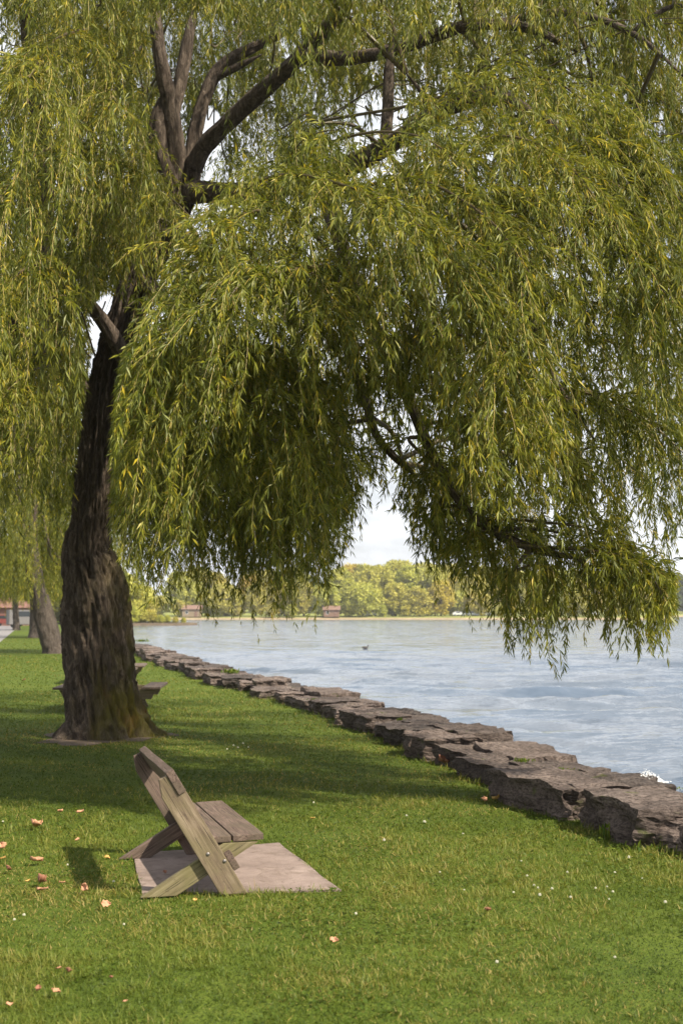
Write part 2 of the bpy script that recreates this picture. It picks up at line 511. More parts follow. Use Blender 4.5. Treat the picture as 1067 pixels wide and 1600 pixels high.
# far shore: ground behind the beach
shore = [(-110, 418), (-60, 424), (0, 428), (60, 424), (110, 428), (118, 470), (150, 640), (230, 700), (420, 720), (700, 700)]
def strip(name, line, rows, mat):
    V, F = [], []
    n = len(line)
    for (off, z) in rows:
        for (x, y) in line: V.append((x, y + off, z))
    for r in range(len(rows) - 1):
        for i in range(n - 1):
            F.append((r * n + i, r * n + i + 1, (r + 1) * n + i + 1, (r + 1) * n + i))
    o = obj_me(name, mesh_np(name, V, F, [mat]))
    return tag(o, kind='structure')
strip('beach', shore, [(-2, WATER_Z - 0.3), (0, WATER_Z + 0.02), (3, -0.1)], M['sand'])
strip('far_shore', shore, [(2.9, -0.1), (8, 0.3), (30, 0.8), (80, 3.0), (220, 9.0), (500, 14)], M['shore_grass'])
hl = [(-62, 240), (-52, 241), (-44, 242), (-37, 243), (-31, 245), (-28, 250), (-32, 260), (-45, 275), (-70, 300)]
sheet('headland_shore', [(x, y - 1.0) for x, y in hl[:6]] + [(x + 1, y) for x, y in hl[5:]] + [(-90, 300), (-90, 245)], -0.25, M['reed'])
bm = bmesh.new()      # stony skirt of the headland down into the water
top = [bm.verts.new((x, y - 1.0, -0.25)) for x, y in hl[:7]]
bot = [bm.verts.new((x + 0.5, y - 2.5, WATER_Z - 0.3)) for x, y in hl[:7]]
for i in range(6): bm.faces.new((top[i], top[i + 1], bot[i + 1], bot[i]))
tag(bm_obj('headland_bank', bm, M['reed']), kind='structure')

# bank under the wall, down into the water
bank = [wall_at(s, 0.69) for s in np.linspace(S0 - 14, S1, 14)] + [wall_at(S1, 0.69) + A_DIR * t for t in (60, 120, 165)]
V = [(p[0], p[1], 0.0) for p in bank] + [(p[0] + 0.9 * U_DIR[0], p[1] + 0.9 * U_DIR[1], WATER_Z - 0.4) for p in bank]
n_ = len(bank)
F = [(i, i + 1, n_ + i + 1, n_ + i) for i in range(n_ - 1)]
tag(obj_me('lake_bank', mesh_np('lake_bank', V, F, [M['soil']])), kind='structure')

# path parallel to the shore
pa, pb = G(0, 1004)[:2], G(28, 981)[:2]
pd = (pb - pa) / np.linalg.norm(pb - pa)
pn = np.array((-pd[1], pd[0]))
sheet('path', [pa - pd * 120, pa + pd * 110, pa + pd * 110 + pn * 3.4, pa - pd * 120 + pn * 3.4], 0.006, M['asphalt'])

# lake: waves as geometry near the wall, one sheet beyond
LX0, LX1, LY0, LY1, CELL = -24.0, 40.0, 5.0, 95.0, 0.31
nx, ny = int((LX1 - LX0) / CELL), int((LY1 - LY0) / CELL)
gx = np.linspace(LX0, LX1, nx + 1); gy = np.linspace(LY0, LY1, ny + 1)
X, Y = np.meshgrid(gx, gy)
H = np.zeros_like(X)
wr = np.random.default_rng(3)
for i in range(46):
    lam = 0.7 * (7.0 / 0.7) ** wr.random()
    th = R(-105) + wr.normal(0, 0.5)
    k = 2 * math.pi / lam
    ph = (X * math.cos(th) + Y * math.sin(th)) * k + wr.random() * 6.283
    H += lam * 0.0085 * (1 - np.abs(np.sin(ph * 0.5))) * 2.0 - lam * 0.0085
q = np.stack([X * 0.12, Y * 0.12, X * 0], -1)
H *= 0.75 + 0.5 * vnoise(q, 5)
fade = np.clip(np.minimum.reduce([X - LX0, LX1 - X, Y - LY0, LY1 - Y]) / 8.0, 0, 1)
H = H * fade * np.clip((95.0 - Y) / 75.0, 0, 1) ** 0.8
Vn = np.stack([X, Y, WATER_Z + H], -1).reshape(-1, 3)
idx = np.arange((nx + 1) * (ny + 1)).reshape(ny + 1, nx + 1)
Fq = np.stack([idx[:-1, :-1], idx[:-1, 1:], idx[1:, 1:], idx[1:, :-1]], -1).reshape(-1, 4)
b0 = len(Vn)
FAR = [(-900, -100), (900, -100), (900, 1300), (-900, 1300)]
Vn = np.vstack([Vn, [(x, y, WATER_Z) for x, y in FAR]])
c00, c10, c11, c01 = idx[0, 0], idx[0, -1], idx[-1, -1], idx[-1, 0]
Fq = np.vstack([Fq, [(b0, b0 + 1, c10, c00), (b0 + 1, b0 + 2, c11, c10), (b0 + 2, b0 + 3, c01, c11), (b0 + 3, b0, c00, c01)]])
tag(obj_me('lake', mesh_np('lake', Vn, Fq, [M['water']], smooth=True)), kind='structure')

# ------------------------------------------------------------------ stone retaining wall, each block its own piece
wall = empty('retaining_wall', (*wall_at(0), 0))
tag(wall, 'low dry wall of rough grey-brown stone blocks along the lake edge', 'wall')
_stone_n = [0]
def stone(center, sx, sy, h, rz, z0=-0.06, seed=0, res=11):
    """sx across the wall, sy along it; rough quarried block with flat bedding"""
    n = res
    vs_, fs_, key = [], [], {}
    def vid(a):
        k_ = tuple(np.round(a, 5))
        if k_ not in key:
            key[k_] = len(vs_); vs_.append(a)
        return key[k_]
    t = np.linspace(-1, 1, n)
    for ax in range(3):
        for s in (-1, 1):
            o1, o2 = (ax + 1) % 3, (ax + 2) % 3
            g = np.zeros((n, n, 3))
            g[..., ax] = s
            g[..., o1] = t[:, None]; g[..., o2] = t[None, :]
            ids = [[vid(g[i, j]) for j in range(n)] for i in range(n)]
            for i in range(n - 1):
                for j in range(n - 1):
                    f = (ids[i][j], ids[i + 1][j], ids[i + 1][j + 1], ids[i][j + 1])
                    fs_.append(f if s > 0 else f[::-1])
    v = np.array(vs_)
    # round the edges a little, then push the faces about
    r = np.linalg.norm(v ** 6, axis=1) ** (1 / 6.0)
    v = v * (1 - 0.07 * np.clip(r - 1, 0, 1))[:, None]
    half = np.array((sx / 2, sy / 2, h / 2))
    p = v * half
    nsd = seed * 7.31
    q = p * 2.2 + nsd
    big = np.stack([fbm(q + 31.7 * k, 3, seed + k * 11) for k in range(3)], -1)
    fine = np.stack([fbm(p * 9 + nsd + 5.1 * k, 3, seed + 40 + k) for k in range(3)], -1)
    side = np.abs(v[:, 2]) < 0.93
    strat = np.round((p[:, 2] + h / 2) / 0.085 + 0.4 * big[:, 0]) % 2      # stepped bedding on the faces
    disp = big * np.array((0.09, 0.07, 0.026)) + fine * np.array((0.035, 0.035, 0.020))
    disp[:, 0] += np.where(side & (v[:, 0] < -0.9), strat * 0.022, 0)
    disp[:, 1] += np.where(side & (np.abs(v[:, 1]) > 0.9), -np.sign(v[:, 1]) * strat * 0.02, 0)
    p = p + disp
    p[:, 2] += h / 2 + z0
    _stone_n[0] += 1
    o = obj_me('stone', mesh_np('stone', p, fs_, [M['stone']]), wall)
    o.location = (center[0] - wall.location[0], center[1] - wall.location[1], 0)
    o.rotation_euler = (0, 0, rz)
    return o
rz_wall = math.atan2(U_DIR[1], U_DIR[0])
sr = np.random.default_rng(21)
s, kseed = S0 - 1.5, 1
while s < S1 + 8:
    ln = sr.uniform(0.8, 1.7) if s < 25 else sr.uniform(1.2, 2.4)
    h = sr.uniform(0.24, 0.38)
    front = sr.uniform(-0.20, 0.20)
    c = wall_at(s + ln / 2, front + 0.36)
    stone(c, 0.78, ln * 0.93, h, rz_wall + sr.normal(0, 0.09), seed=kseed, res=14 if s < 12 else 9); kseed += 1
    s += ln * 1.07
s = S0 - 2.0
while s < S1 + 8:
    ln = sr.uniform(0.9, 1.7) if s < 25 else sr.uniform(1.4, 2.6)
    c = wall_at(s + ln / 2, 0.94 + sr.uniform(-0.05, 0.05))
    stone(c, 0.74, ln, sr.uniform(0.63, 0.76), rz_wall + sr.normal(0, 0.04), z0=-0.5, seed=kseed, res=13 if s < 12 else 8); kseed += 1
    s += ln * 1.02
# the loose block that stands out from the wall on the right and two smaller ones
for (px, py, sx, sy, h, a) in [(1052, 1326, 0.62, 0.72, 0.29, 0.25), (815, 1258, 0.40, 0.55, 0.30, -0.1), (330, 1069, 0.6, 1.6, 0.30, 0.0)]:
    g_ = G(px, py)
    stone((g_[0] + 0.15, g_[1] + 0.1), sx, sy, h, rz_wall + a, seed=kseed, res=15); kseed += 1

# ------------------------------------------------------------------ planks
def prism(name, poly, thick, mat, parent, mtx, bev=0.004):
    """poly in local X (along the grain) / Z, thick along local Y from 0"""
    bm = bmesh.new()
    a = [bm.verts.new((x, 0, z)) for x, z in poly]
    b = [bm.verts.new((x, thick, z)) for x, z in poly]
    n = len(poly)
    bm.faces.new(a); bm.faces.new(b[::-1])
    for i in range(n): bm.faces.new((a[i], b[i], b[(i + 1) % n], a[(i + 1) % n]))
    bmesh.ops.recalc_face_normals(bm, faces=bm.faces[:])
    if bev: bmesh.ops.bevel(bm, geom=bm.edges[:], offset=bev, segments=2, profile=0.6, affect='EDGES')
    o = bm_obj(name, bm, mat, parent)
    o.matrix_local = mtx
    return o
def board(name, p0, p1, width, thick, up, mat, parent, bev=0.005):
    """a plank from p0 to p1; width lies across, thick along 'up'"""
    p0, p1, up = Vector(p0), Vector(p1), Vector(up)
    x = (p1 - p0).normalized()
    z = (up - x * up.dot(x)).normalized()
    y = z.cross(x)
    mt = Matrix((x, y, z)).transposed().to_4x4()
    mt.translation = p0
    L = (p1 - p0).length
    bm = bmesh.new()
    nseg = 5
    vs_ = []
    for i in range(nseg + 1):
        t = L * i / nseg
        wv = random.uniform(-0.0015, 0.0015)
        vs_.append([bm.verts.new((t, yy, zz + wv)) for yy, zz in ((-width / 2, -thick / 2), (width / 2, -thick / 2), (width / 2, thick / 2), (-width / 2, thick / 2))])
    bm.faces.new(vs_[0]); bm.faces.new(vs_[-1][::-1])
    for i in range(nseg):
        for j in range(4):
            bm.faces.new((vs_[i][j], vs_[i + 1][j], vs_[i + 1][(j + 1) % 4], vs_[i][(j + 1) % 4]))
    bmesh.ops.recalc_face_normals(bm, faces=bm.faces[:])
    sharp = [e for e in bm.edges if len(e.link_faces) == 2 and e.calc_face_angle(0) > 0.5]
    bmesh.ops.bevel(bm, geom=sharp, offset=bev, segments=2, profile=0.6, affect='EDGES')
    o = bm_obj(name, bm, mat, parent)
    o.matrix_local = mt
    return o

# ------------------------------------------------------------------ the bench on its concrete slab
slab_c = [G(222, 1398), G(533, 1393), G(437, 1319), G(208, 1336)]
sc_ = sum(slab_c) / 4
bm = bmesh.new()
tp, bt = [], []
ring = []
for i in range(4):
    p, q2 = slab_c[i], slab_c[(i + 1) % 4]
    for t in np.linspace(0, 1, 9)[:-1]:
        w_ = p + (q2 - p) * t + rng.normal(0, 0.008, 3)
        ring.append(w_ - sc_)
tp = [bm.verts.new((p[0], p[1], 0.012 + rng.normal(0, 0.001))) for p in ring]
bt = [bm.verts.new((p[0], p[1], -0.1)) for p in ring]
bm.faces.new(tp)
for i in range(len(ring)):
    j = (i + 1) % len(ring)
    bm.faces.new((tp[i], bt[i], bt[j], tp[j]))
slab = bm_obj('concrete_slab', bm, M['concrete'])
slab.location = (sc_[0], sc_[1], 0)
tag(slab, 'flat pinkish grey concrete slab set in the lawn under the near bench', 'slab')

bo = G(366, 1400)
bench = empty('park_bench', (bo[0], bo[1], 0.012), math.atan2(0.27, 0.963))
tag(bench, 'weathered wooden bench with crossed plank legs facing the lake on a concrete slab', 'bench')
LF = 1.48
dv = np.array((-0.519, 0.855)); nv = np.array((0.855, 0.519))
def pl(t, o): return dv * t + nv * o
W2 = 0.076
post_uz = [(-0.089, 0.0), (0.089, 0.0), tuple(pl(0.70 + 0.046, W2)), tuple(pl(0.70 + 0.046, W2 - 0.054)), tuple(pl(0.895, W2 - 0.054)), tuple(pl(0.90, -0.035)), tuple(pl(0.79, -W2))]
def frame_prism(name, uz, y0, thick, mat):
    d0 = np.array(uz[2]) - np.array(uz[1])
    ang = math.atan2(d0[1], d0[0])
    ca, sa = math.cos(ang), math.sin(ang)
    poly = [(u * ca + z * sa, -u * sa + z * ca) for u, z in uz]
    mt = Matrix.Translation((0, y0, 0)) @ Matrix.Rotation(-ang, 4, 'Y')
    return prism(name, poly, thick, mat, bench, mt)
for k, (y0, yl) in enumerate(((0.0, 0.047), (LF - 0.045, LF - 0.092))):
    frame_prism('back_post', post_uz, y0, 0.045, M['wood_grey'] if k == 0 else M['wood_brown'])
    d2 = unit(np.array((0.537, 0.36))); n2_ = np.array((-d2[1], d2[0]))
    leg_uz = [(-0.60, 0.0), (-0.37, 0.0), (0.17, 0.322), (-0.065, 0.322)]
    frame_prism('leg', leg_uz, yl, 0.043, M['wood_green'] if k == 0 else M['wood_brown'])
# backrest plank lies in the notch of the posts
bc = pl(0.70 + 0.046 + 0.085, W2 - 0.025)
board('backrest', (bc[0], -0.012, bc[1]), (bc[0], LF + 0.012, bc[1]), 0.168, 0.054, (nv[0], 0, nv[1]), M['wood_brown'], bench)
for u0, u1, dz in ((-0.215, -0.012, 0.0), (0.0, 0.205, 0.004)):
    board('seat_plank', ((u0 + u1) / 2, 0.048, 0.347 + dz), ((u0 + u1) / 2, LF + 0.10, 0.347 + dz), u1 - u0, 0.042, (-0.03, 0, 1), M['wood_brown'], bench, 0.006)
scn = pl(0.19, W2 + 0.024)
board('stretcher', (scn[0], 0.0, scn[1]), (scn[0], LF, scn[1]), 0.13, 0.045, (nv[0], 0, nv[1]), M['wood_brown'], bench)
for (u, z) in ((-0.175, 0.265), (-0.065, 0.215)):
    bm = bmesh.new()
    bmesh.ops.create_uvsphere(bm, u_segments=12, v_segments=8, radius=0.013)
    for v_ in bm.verts: v_.co.y *= 0.5
    o = bm_obj('bolt', bm, M['bolt'], bench, True)
    o.location = (u, -0.001, z)

# ------------------------------------------------------------------ picnic tables behind the willow
def picnic_table(loc, rz, label):
    t = empty('picnic_table', loc, rz)
    tag(t, label, 'picnic table', 'picnic tables on the lawn')
    L = 1.8
    for u in (-0.29, -0.097, 0.097, 0.29): board('table_plank', (u, 0, 0.74), (u, L, 0.74), 0.18, 0.04, (0, 0, 1), M['wood_brown'], t)
    for s_ in (-1, 1):
        for u in (0.72, 0.89): board('seat_plank', (s_ * u, 0, 0.45), (s_ * u, L, 0.45), 0.165, 0.04, (0, 0, 1), M['wood_brown'], t)
    for y in (0.25, L - 0.25):
        prism('seat_beam', [(-0.80, 0.24), (0.80, 0.24), (0.90, 0.428), (-0.90, 0.428)], 0.045, M['wood_grey'], t, Matrix.Translation((0, y, 0)))
        prism('table_beam', [(-0.28, 0.63), (0.28, 0.63), (0.34, 0.718), (-0.34, 0.718)], 0.045, M['wood_grey'], t, Matrix.Translation((0, y, 0)))
        for s_ in (-1, 1):
            prism('leg', [(s_ * 0.62, 0), (s_ * 0.48, 0), (s_ * 0.14, 0.715), (s_ * 0.28, 0.715)], 0.044, M['wood_grey'], t, Matrix.Translation((0, y + 0.0455, 0)))
    return t
g1 = P(166, 1100, 23.6); picnic_table((g1[0], 23.6, 0), R(3), 'dark wooden picnic table half hidden behind the big willow trunk')
g2 = P(165, 1100, 33.0); picnic_table((g2[0], 33.0, 0), R(6), 'farther picnic table of which only one seat end shows right of the trunk')

# ------------------------------------------------------------------ tubes for stems and limbs
def smooth_path(pts, n):
    """Catmull-Rom through rows (x, y, z, r)"""
    p = np.asarray(pts, float)
    p = np.vstack([2 * p[0] - p[1], p, 2 * p[-1] - p[-2]])
    m = len(p) - 3
    t = np.linspace(0, m - 1e-6, n)
    i = t.astype(int); f = (t - i)[:, None]
    a, b, c, d = p[i], p[i + 1], p[i + 2], p[i + 3]
    out = 0.5 * (2 * b + (c - a) * f + (2 * a - 5 * b + 4 * c - d) * f ** 2 + (3 * b - a - 3 * c + d) * f ** 3)
    out[:, 3] = np.maximum(out[:, 3], 0.003)
    return out
def frames(path):
    T = unit(np.gradient(path, axis=0))
    ref = np.tile(np.array((0.0, 0.15, 1.0)), (len(path), 1))
    ref[np.abs(T[:, 2]) > 0.9] = (1.0, 0.0, 0.0) if abs(T[:, 2]).mean() > 0.75 else (0.3, 1.0, 0.0)
    if abs(T[:, 2]).mean() > 0.6: ref[:] = (1.0, 0.1, 0.0)
    N1 = unit(np.cross(T, ref)); B1 = np.cross(T, N1)
    return T, N1, B1
def tube_arrays(path4, seg, bark=0.0, seed=0, twist=0.0):
    xyz, r = path4[:, :3], path4[:, 3]
    T, N1, B1 = frames(xyz)
    th = np.linspace(0, 2 * math.pi, seg, endpoint=False)
    K = len(xyz)
    rr = np.repeat(r[:, None], seg, 1)
    if bark:
        arc = np.concatenate([[0], np.cumsum(np.linalg.norm(np.diff(xyz, axis=0), axis=1))])
        A, TH = np.meshgrid(arc, th, indexing='ij')
        TH2 = TH + twist * A
        cx, sx_ = np.cos(TH2), np.sin(TH2)
        q = np.stack([cx * 4.2, sx_ * 4.2, A * 0.9 + 3 * seed], -1)
        w_ = fbm(np.stack([cx * 2, sx_ * 2, A * 1.6 + seed], -1), 3, seed + 9)
        ridge = 1 - np.abs(fbm(q + 0.5 * w_[..., None], 3, seed, 0.55)) * 1.7
        q2 = np.stack([cx * 11, sx_ * 11, A * 2.6 + seed], -1)
        ridge2 = 1 - np.abs(fbm(q2, 2, seed + 3)) * 1.8
        rr = rr + bark * (0.65 * ridge + 0.4 * ridge2 - 0.5) + rr * 0.08 * w_
    V = xyz[:, None, :] + rr[..., None] * (np.cos(th)[None, :, None] * N1[:, None, :] + np.sin(th)[None, :, None] * B1[:, None, :])
    idx = np.arange(K * seg).reshape(K, seg)
    nxt = np.roll(idx, -1, axis=1)
    F = np.stack([idx[:-1], idx[1:], nxt[1:], nxt[:-1]], -1).reshape(-1, 4)
    return V.reshape(-1, 3), F

# ------------------------------------------------------------------ foliage
DOWN = np.array((0, 0, -1.0))
def grow(P0, D0, L, K, bend, r_, sway=0.12, sweep=(0, 0, 0)):
    """hanging strands: leave in D0, droop to the ground within 'bend' metres"""
    N = len(P0)
    pts = np.zeros((N, K, 3)); pts[:, 0] = P0
    st = (L / (K - 1))[:, None]
    DN = DOWN + np.asarray(sweep, float)
    wob = unit(r_.normal(size=(N, 3))); wob2 = unit(r_.normal(size=(N, 3)))
    for k in range(1, K):
        sarc = L * (k - 0.5) / (K - 1)
        g = np.clip(sarc / bend, 0, 1); g = (g * g * (3 - 2 * g))[:, None]
        g = 0.10 + 0.90 * g
        d = D0 * (1 - g) + DN * g + wob * sway * np.sin(sarc * 2.2 + 1)[:, None] + wob2 * sway * 0.7 * np.cos(sarc * 5.0)[:, None]
        pts[:, k] = pts[:, k - 1] + unit(d) * st
    return pts
def kites(base, d, nrm, L, W, tint, mid=0.42, droop=0.12, fold=0.18):
    side = unit(np.cross(d, nrm)); nrm = np.cross(side, d)
    m = base + d * (L * mid)[:, None]
    a = m + side * (W / 2)[:, None] + nrm * (W * fold)[:, None]
    b = m - side * (W / 2)[:, None] + nrm * (W * fold)[:, None]
    tip = base + d * L[:, None] + DOWN * (L * droop)[:, None]
    V = np.stack([base, a, tip, b], 1).reshape(-1, 3)
    F = np.arange(len(V)).reshape(-1, 4)
    return V, F, np.repeat(tint, 4)
def strand_mesh(pts, alive, r_, spacing, leafL, leafW, tint_mid, twig_r, twigs=True, tint_sd=0.2):
    """leaves and twigs of many strands -> V, F, material index, tint"""
    N, K, _ = pts.shape
    seglen = np.linalg.norm(np.diff(pts, axis=1), axis=2)
    Ltot = (seglen * alive[:, 1:]).sum(1)
    nl = np.maximum((Ltot / spacing).astype(int), 0)
    sid = np.repeat(np.arange(N), nl)
    Vs, Fs, Ms, Ts = [], [], [], []
    base_i = 0
    if len(sid):
        u = r_.random(len(sid))
        pos = (0.05 + 0.95 * u) * Ltot[sid]
        step = seglen[sid, 0]
        kf = np.clip(pos / np.maximum(step, 1e-6), 0, K - 1.001)
        k0 = kf.astype(int); f = (kf - k0)[:, None]
        b = pts[sid, k0] * (1 - f) + pts[sid, k0 + 1] * f
        T = unit(pts[sid, k0 + 1] - pts[sid, k0])
        rv = unit(r_.normal(size=(len(sid), 3)))
        side = unit(np.cross(T, rv))
        al = r_.uniform(0.25, 0.85, len(sid))[:, None]
        d = unit(T * np.cos(al) + side * np.sin(al) + DOWN * 0.15)
        nrm = unit(np.cross(d, unit(r_.normal(size=(len(sid), 3)))) + np.array((0, 0, 0.9)))
        sz = r_.uniform(0.65, 1.15, len(sid)) * (1 - 0.35 * np.clip((pos / np.maximum(Ltot[sid], 0.01) - 0.75) * 4, 0, 1))
        st_t = r_.normal(0, 0.10, N)[sid]
        tint = np.clip(tint_mid + st_t + r_.normal(0, tint_sd, len(sid)), 0, 0.97)
        yel = r_.random(len(sid)) < 0.006
        tint[yel] = 1.0
        V, F, tt = kites(b, d, nrm, leafL * sz, leafW * sz, tint)
        Vs.append(V); Fs.append(F); Ms.append(np.zeros(len(F), int)); Ts.append(tt); base_i = len(V)
    if twigs:
        live = alive.sum(1) > 2
        p = pts[live].copy(); a = alive[live]
        n2 = len(p)
        if n2:
            if K > 9:
                p, a = p[:, ::2].copy(), a[:, ::2]; K = p.shape[1]
            last = a.sum(1).astype(int) - 1
            for k in range(K):
                dead = k > last
                p[dead, k] = p[dead, last[dead]]
            frac = np.linspace(1, 0.35, K)
            th = np.array([0, 2.094, 4.188])
            ring = np.stack([np.cos(th), np.sin(th), 0 * th], -1)
            V = (p[:, :, None, :] + ring[None, None] * (twig_r * frac)[None, :, None, None])
            ids = np.arange(n2 * K * 3).reshape(n2, K, 3)
            nx_ = np.roll(ids, -1, axis=2)
            keep = np.repeat(((np.arange(K - 1)[None] < last[:, None]))[:, :, None], 3, 2)
            F = np.stack([ids[:, :-1], nx_[:, :-1], nx_[:, 1:], ids[:, 1:]], -1)[keep]
            tv = np.repeat(np.clip(r_.normal(0.62, 0.2, n2), 0, 1), K * 3)
            Vs.append(V.reshape(-1, 3)); Fs.append(F.reshape(-1, 4) + base_i); Ms.append(np.ones(len(F), int)); Ts.append(tv)
    if not Vs: return None
    return np.vstack(Vs), np.vstack(Fs), np.concatenate(Ms), np.concatenate(Ts)

# lowest foliage, by photo column, for the big willow (its curtain has been trimmed by wind and waves)
BX = [-400, 0, 60, 100, 150, 188, 205, 260, 330, 400, 470, 520, 545, 560, 590, 625, 650, 690, 740, 775, 815, 870, 900, 930, 990, 1045, 1062, 1100, 1500]
BY = [860, 870, 860, 850, 845, 850, 965, 950, 955, 965, 955, 930, 840, 790, 760, 780, 880, 920, 920, 975, 1050, 1020, 960, 950, 1050, 1030, 860, 850, 850]
FORK = np.array([(226, 30), (300, 30), (430, 60), (475, 70), (440, 170), (350, 245), (310, 300), (268, 300), (226, 210)], float)
def in_fork(px, py):
    inside = np.zeros(px.shape, bool)
    j = len(FORK) - 1
    for i in range(len(FORK)):
        xi, yi = FORK[i]; xj, yj = FORK[j]
        inside ^= ((yi > py) != (yj > py)) & (px < (xj - xi) * (py - yi) / (yj - yi + 1e-9) + xi)
        j = i
    return inside
def keep_mask(pts, r_, soft=35, front=True):
    px, py = project(pts)
    lim = np.interp(px, BX, BY) + r_.normal(0, soft, len(pts))[:, None]
    bad = py > lim
    d = pts[..., 1]
    # trunk and fork stay in view: nothing hangs before them
    bad |= (d < 19.6) & (py > 560) & (py < 1160) & (px > 118 + np.clip(700 - py, 0, 140) * 0.18) & (px < 172 + np.clip(700 - py, 0, 140) * 0.12)
    fj = r_.normal(0, 10, (2, len(pts)))[..., None]
    bad |= in_fork(px + fj[0], py + fj[1]) & (d < 18.9) & (r_.random(len(pts)) < 0.90)[:, None]
    mainx = np.interp(py, [300, 375, 455, 530], [285, 250, 214, 188])
    bad |= (py > 300) & (py < 530) & (np.abs(px - mainx) < 24) & (d < 18.8) & (r_.random(len(pts)) < 0.5)[:, None]
    lowy = np.interp(px, [640, 680, 725, 770, 800, 850, 900], [628, 720, 793, 828, 846, 862, 872])
    bad |= (px > 700) & (px < 890) & (np.abs(py - lowy) < 13) & (d < 13.1) & (r_.random(len(pts)) < 0.75)[:, None]
    bad |= (((px - 170) / 30) ** 2 + ((py - 510) / 50) ** 2 < 1)
    bad |= (((px - 595) / 42) ** 2 + ((py - 175) / 38) ** 2 < 1) & (r_.random(len(pts)) < 0.8)[:, None]
    bad |= (((px - 600) / 60) ** 2 + ((py - 665) / 50) ** 2 < 1) & (r_.random(len(pts)) < 0.6)[:, None] & (d < 14.5)
    bad |= (((px - 330) / 17) ** 2 + ((py - 200) / 34) ** 2 < 1)
    bad |= pts[..., 2] < 0.6
    return np.cumsum(bad, axis=1) == 0

# ------------------------------------------------------------------ the big willow
base_c = G(160, 1148)
willow = empty('weeping_willow', (base_c[0], 19.3, 0))
tag(willow, 'big weeping willow with furrowed trunk standing in front on the lawn', 'tree')
wloc = np.array((base_c[0], 19.3, 0.0))

D0_ = 19.3
tr = [(166, 1190, 74), (163, 1150, 62), (160, 1110, 57), (156, 1050, 53), (154, 1000, 52), (150, 940, 49), (143, 885, 41), (138, 855, 34), (143, 800, 29), (150, 740, 28.5), (156, 690, 28), (163, 630, 27), (172, 580, 27), (186, 530, 27), (212, 455, 25), (248, 375, 24), (280, 305, 25), (292, 262, 18)]
tp_ = []
for x, y, hw in tr:
    d = D0_ - 0.0009 * max(0, 900 - y)
    tp_.append((*P(x, y, d), hw * d / FOC))
tpath = smooth_path(tp_, 290)
Vt, Ft = tube_arrays(tpath, 180, 0.105, 4, 0.22)
# root flare lobes, burl
relc = Vt - np.repeat(tpath[:, :3], 180, 0)
hgt = Vt[:, 2]
ang = np.arctan2(relc[:, 1], relc[:, 0])
lob = 0.5 + 0.5 * np.sin(ang * 5 + 1.0 + 0.5 * np.sin(ang * 2))
flare = np.exp(-np.clip(hgt, 0, None) / 0.22)
Vt = Vt + unit(relc) * (flare * (0.03 + 0.17 * lob))[:, None] * np.array((1, 1, 0.2))
lump = fbm(Vt * 3.3, 3, 77)
Vt = Vt + unit(relc) * (np.exp(-np.clip(hgt, 0, None) / 0.30) * 0.12 * lump)[:, None]
o = obj_me('trunk', mesh_np('trunk', Vt - wloc, Ft, [M['bark']], smooth=True), willow)

